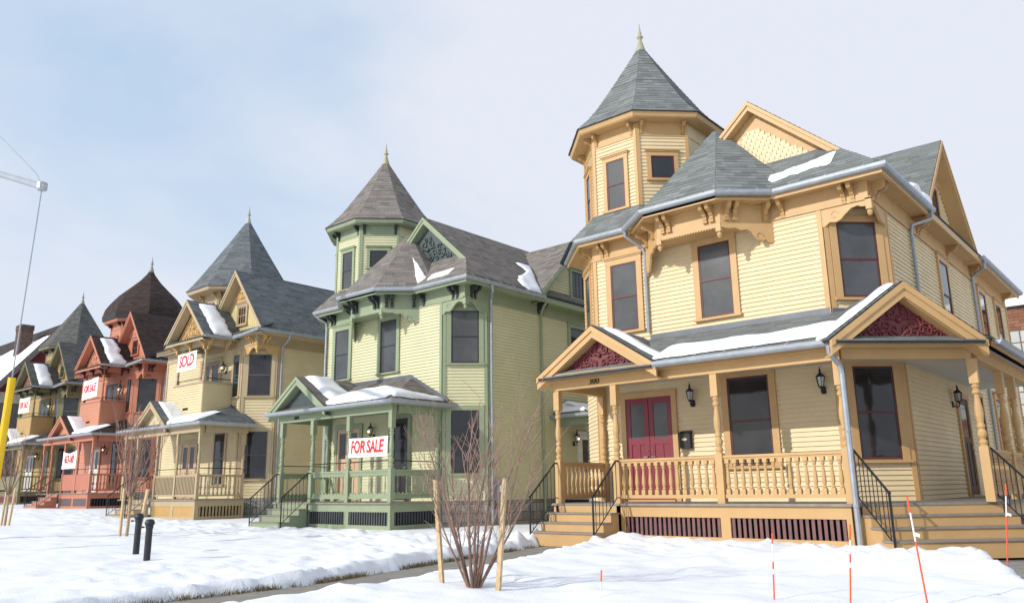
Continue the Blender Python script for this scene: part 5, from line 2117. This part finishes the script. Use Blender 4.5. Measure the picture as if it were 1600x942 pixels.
roof(FH, [[(-63.0, 17.9, 7.9), (-63.0, 22.3, 13.5), (-84, 22.3, 13.5), (-84, 17.9, 7.9)], [(-63.0, 26.7, 7.9), (-63.0, 22.3, 13.5), (-84, 22.3, 13.5), (-84, 26.7, 7.9)]], dsh, 'main_roof', exp=.25, wid=.5)
gable_trim(FH, Fr(-63.0, 0, 90), 22.3, 7.9, 4.4, 5.6, mat('grey_rake', (.20, .18, .17)), depth=.5, bw=.3)
ch = MB()
ch.box(-66.4, -65.3, 20.2, 21.0, 10.0, 13.35)
cho = FH.build(ch, 'chimney', M['joint'])
ch = MB()
for fr, a, b in ((Fr(0, 20.2, 0), -66.4, -65.3), (Fr(-65.3, 0, 90), 20.2, 21.0), (Fr(-66.4, 0, -90), -21.0, -20.2)):
    bricks(ch, fr, a, b, 10.0, 13.3, .26, .09, .03)
    bricks(ch, fr, a - .03, b + .03, 13.05, 13.45, .26, .09, .07)
FH.build(ch, 'bricks', M['brown_brick'], cho, tones=True, kind='stuff')
sl = Vector((0, 4.4, 5.6)).normalized()
nn = Vector((1, 0, 0)).cross(sl)
a5 = wob(21, .5, .6)
snow_patch('broad snow field on the roof of the dark red house', (-84, 17.9, 7.95), (1, 0, 0), sl, nn, lambda u: .15 + a5(u) * .2, lambda u: 4.2 + .08 * u + a5(u), 1, 20.7, .2, (0, 0, 0), nu=60)

BB = Thing('brick_warehouse', (2, 46, 0), (2, 46, 0), 'red brick building with a snowy roof and gridded window at the far right', 'building')
Fb = Fr(0, 45, 0)
m = MB()
m.box(-7.0, 22, 45, 70, -.3, 9.4)
bo = BB.build(m, 'wall', M['joint'])
m = MB()
bricks(m, Fb, -7.0, 3.0, 8.25, 9.35, .5, .16)
bricks(m, Fb, -7.0, -6.72, 0, 8.25, .5, .16)
bricks(m, Fb, -7.0, 3.0, 2.0, 4.0, .5, .16)
BB.build(m, 'bricks', M['brick'], bo, tones=True, kind='stuff')
m = MB()
m.fbox(Fb, -6.72, 3.0, -.05, .03, 4.0, 8.25)
wo_ = BB.build(m, 'window', mat('steel_sash', (.16, .10, .07), rough=.7))
for i in range(16):
    for k in range(7):
        m = MB()
        m.fbox(Fb, -6.68 + i * .6 + .03, -6.68 + i * .6 + .57, .03, .045, 4.05 + k * .595 + .03, 4.05 + k * .595 + .565)
        BB.build(m, 'pane', M['frost'], wo_)
m = MB()
m.box(-7.3, 22.3, 44.7, 70.3, 9.4, 9.6)
BB.build(m, 'cornice', M['galv'])
m = MB()
m.prism([(-7.25, 44.75, 9.6), (-7.25, 44.85, 9.95), (-7.25, 50, 10.5), (-7.25, 70, 10.6), (-7.25, 70, 9.6)], (29.5, 0, 0))
tag(link('roof_snow', m.mesh('roof_snow', (7, 46, 9.6)), M['roofsnow'], None, (7, 46, 9.6)), 'deep snow on the flat roof of the brick building', 'snow', 'snow lying on the roofs')
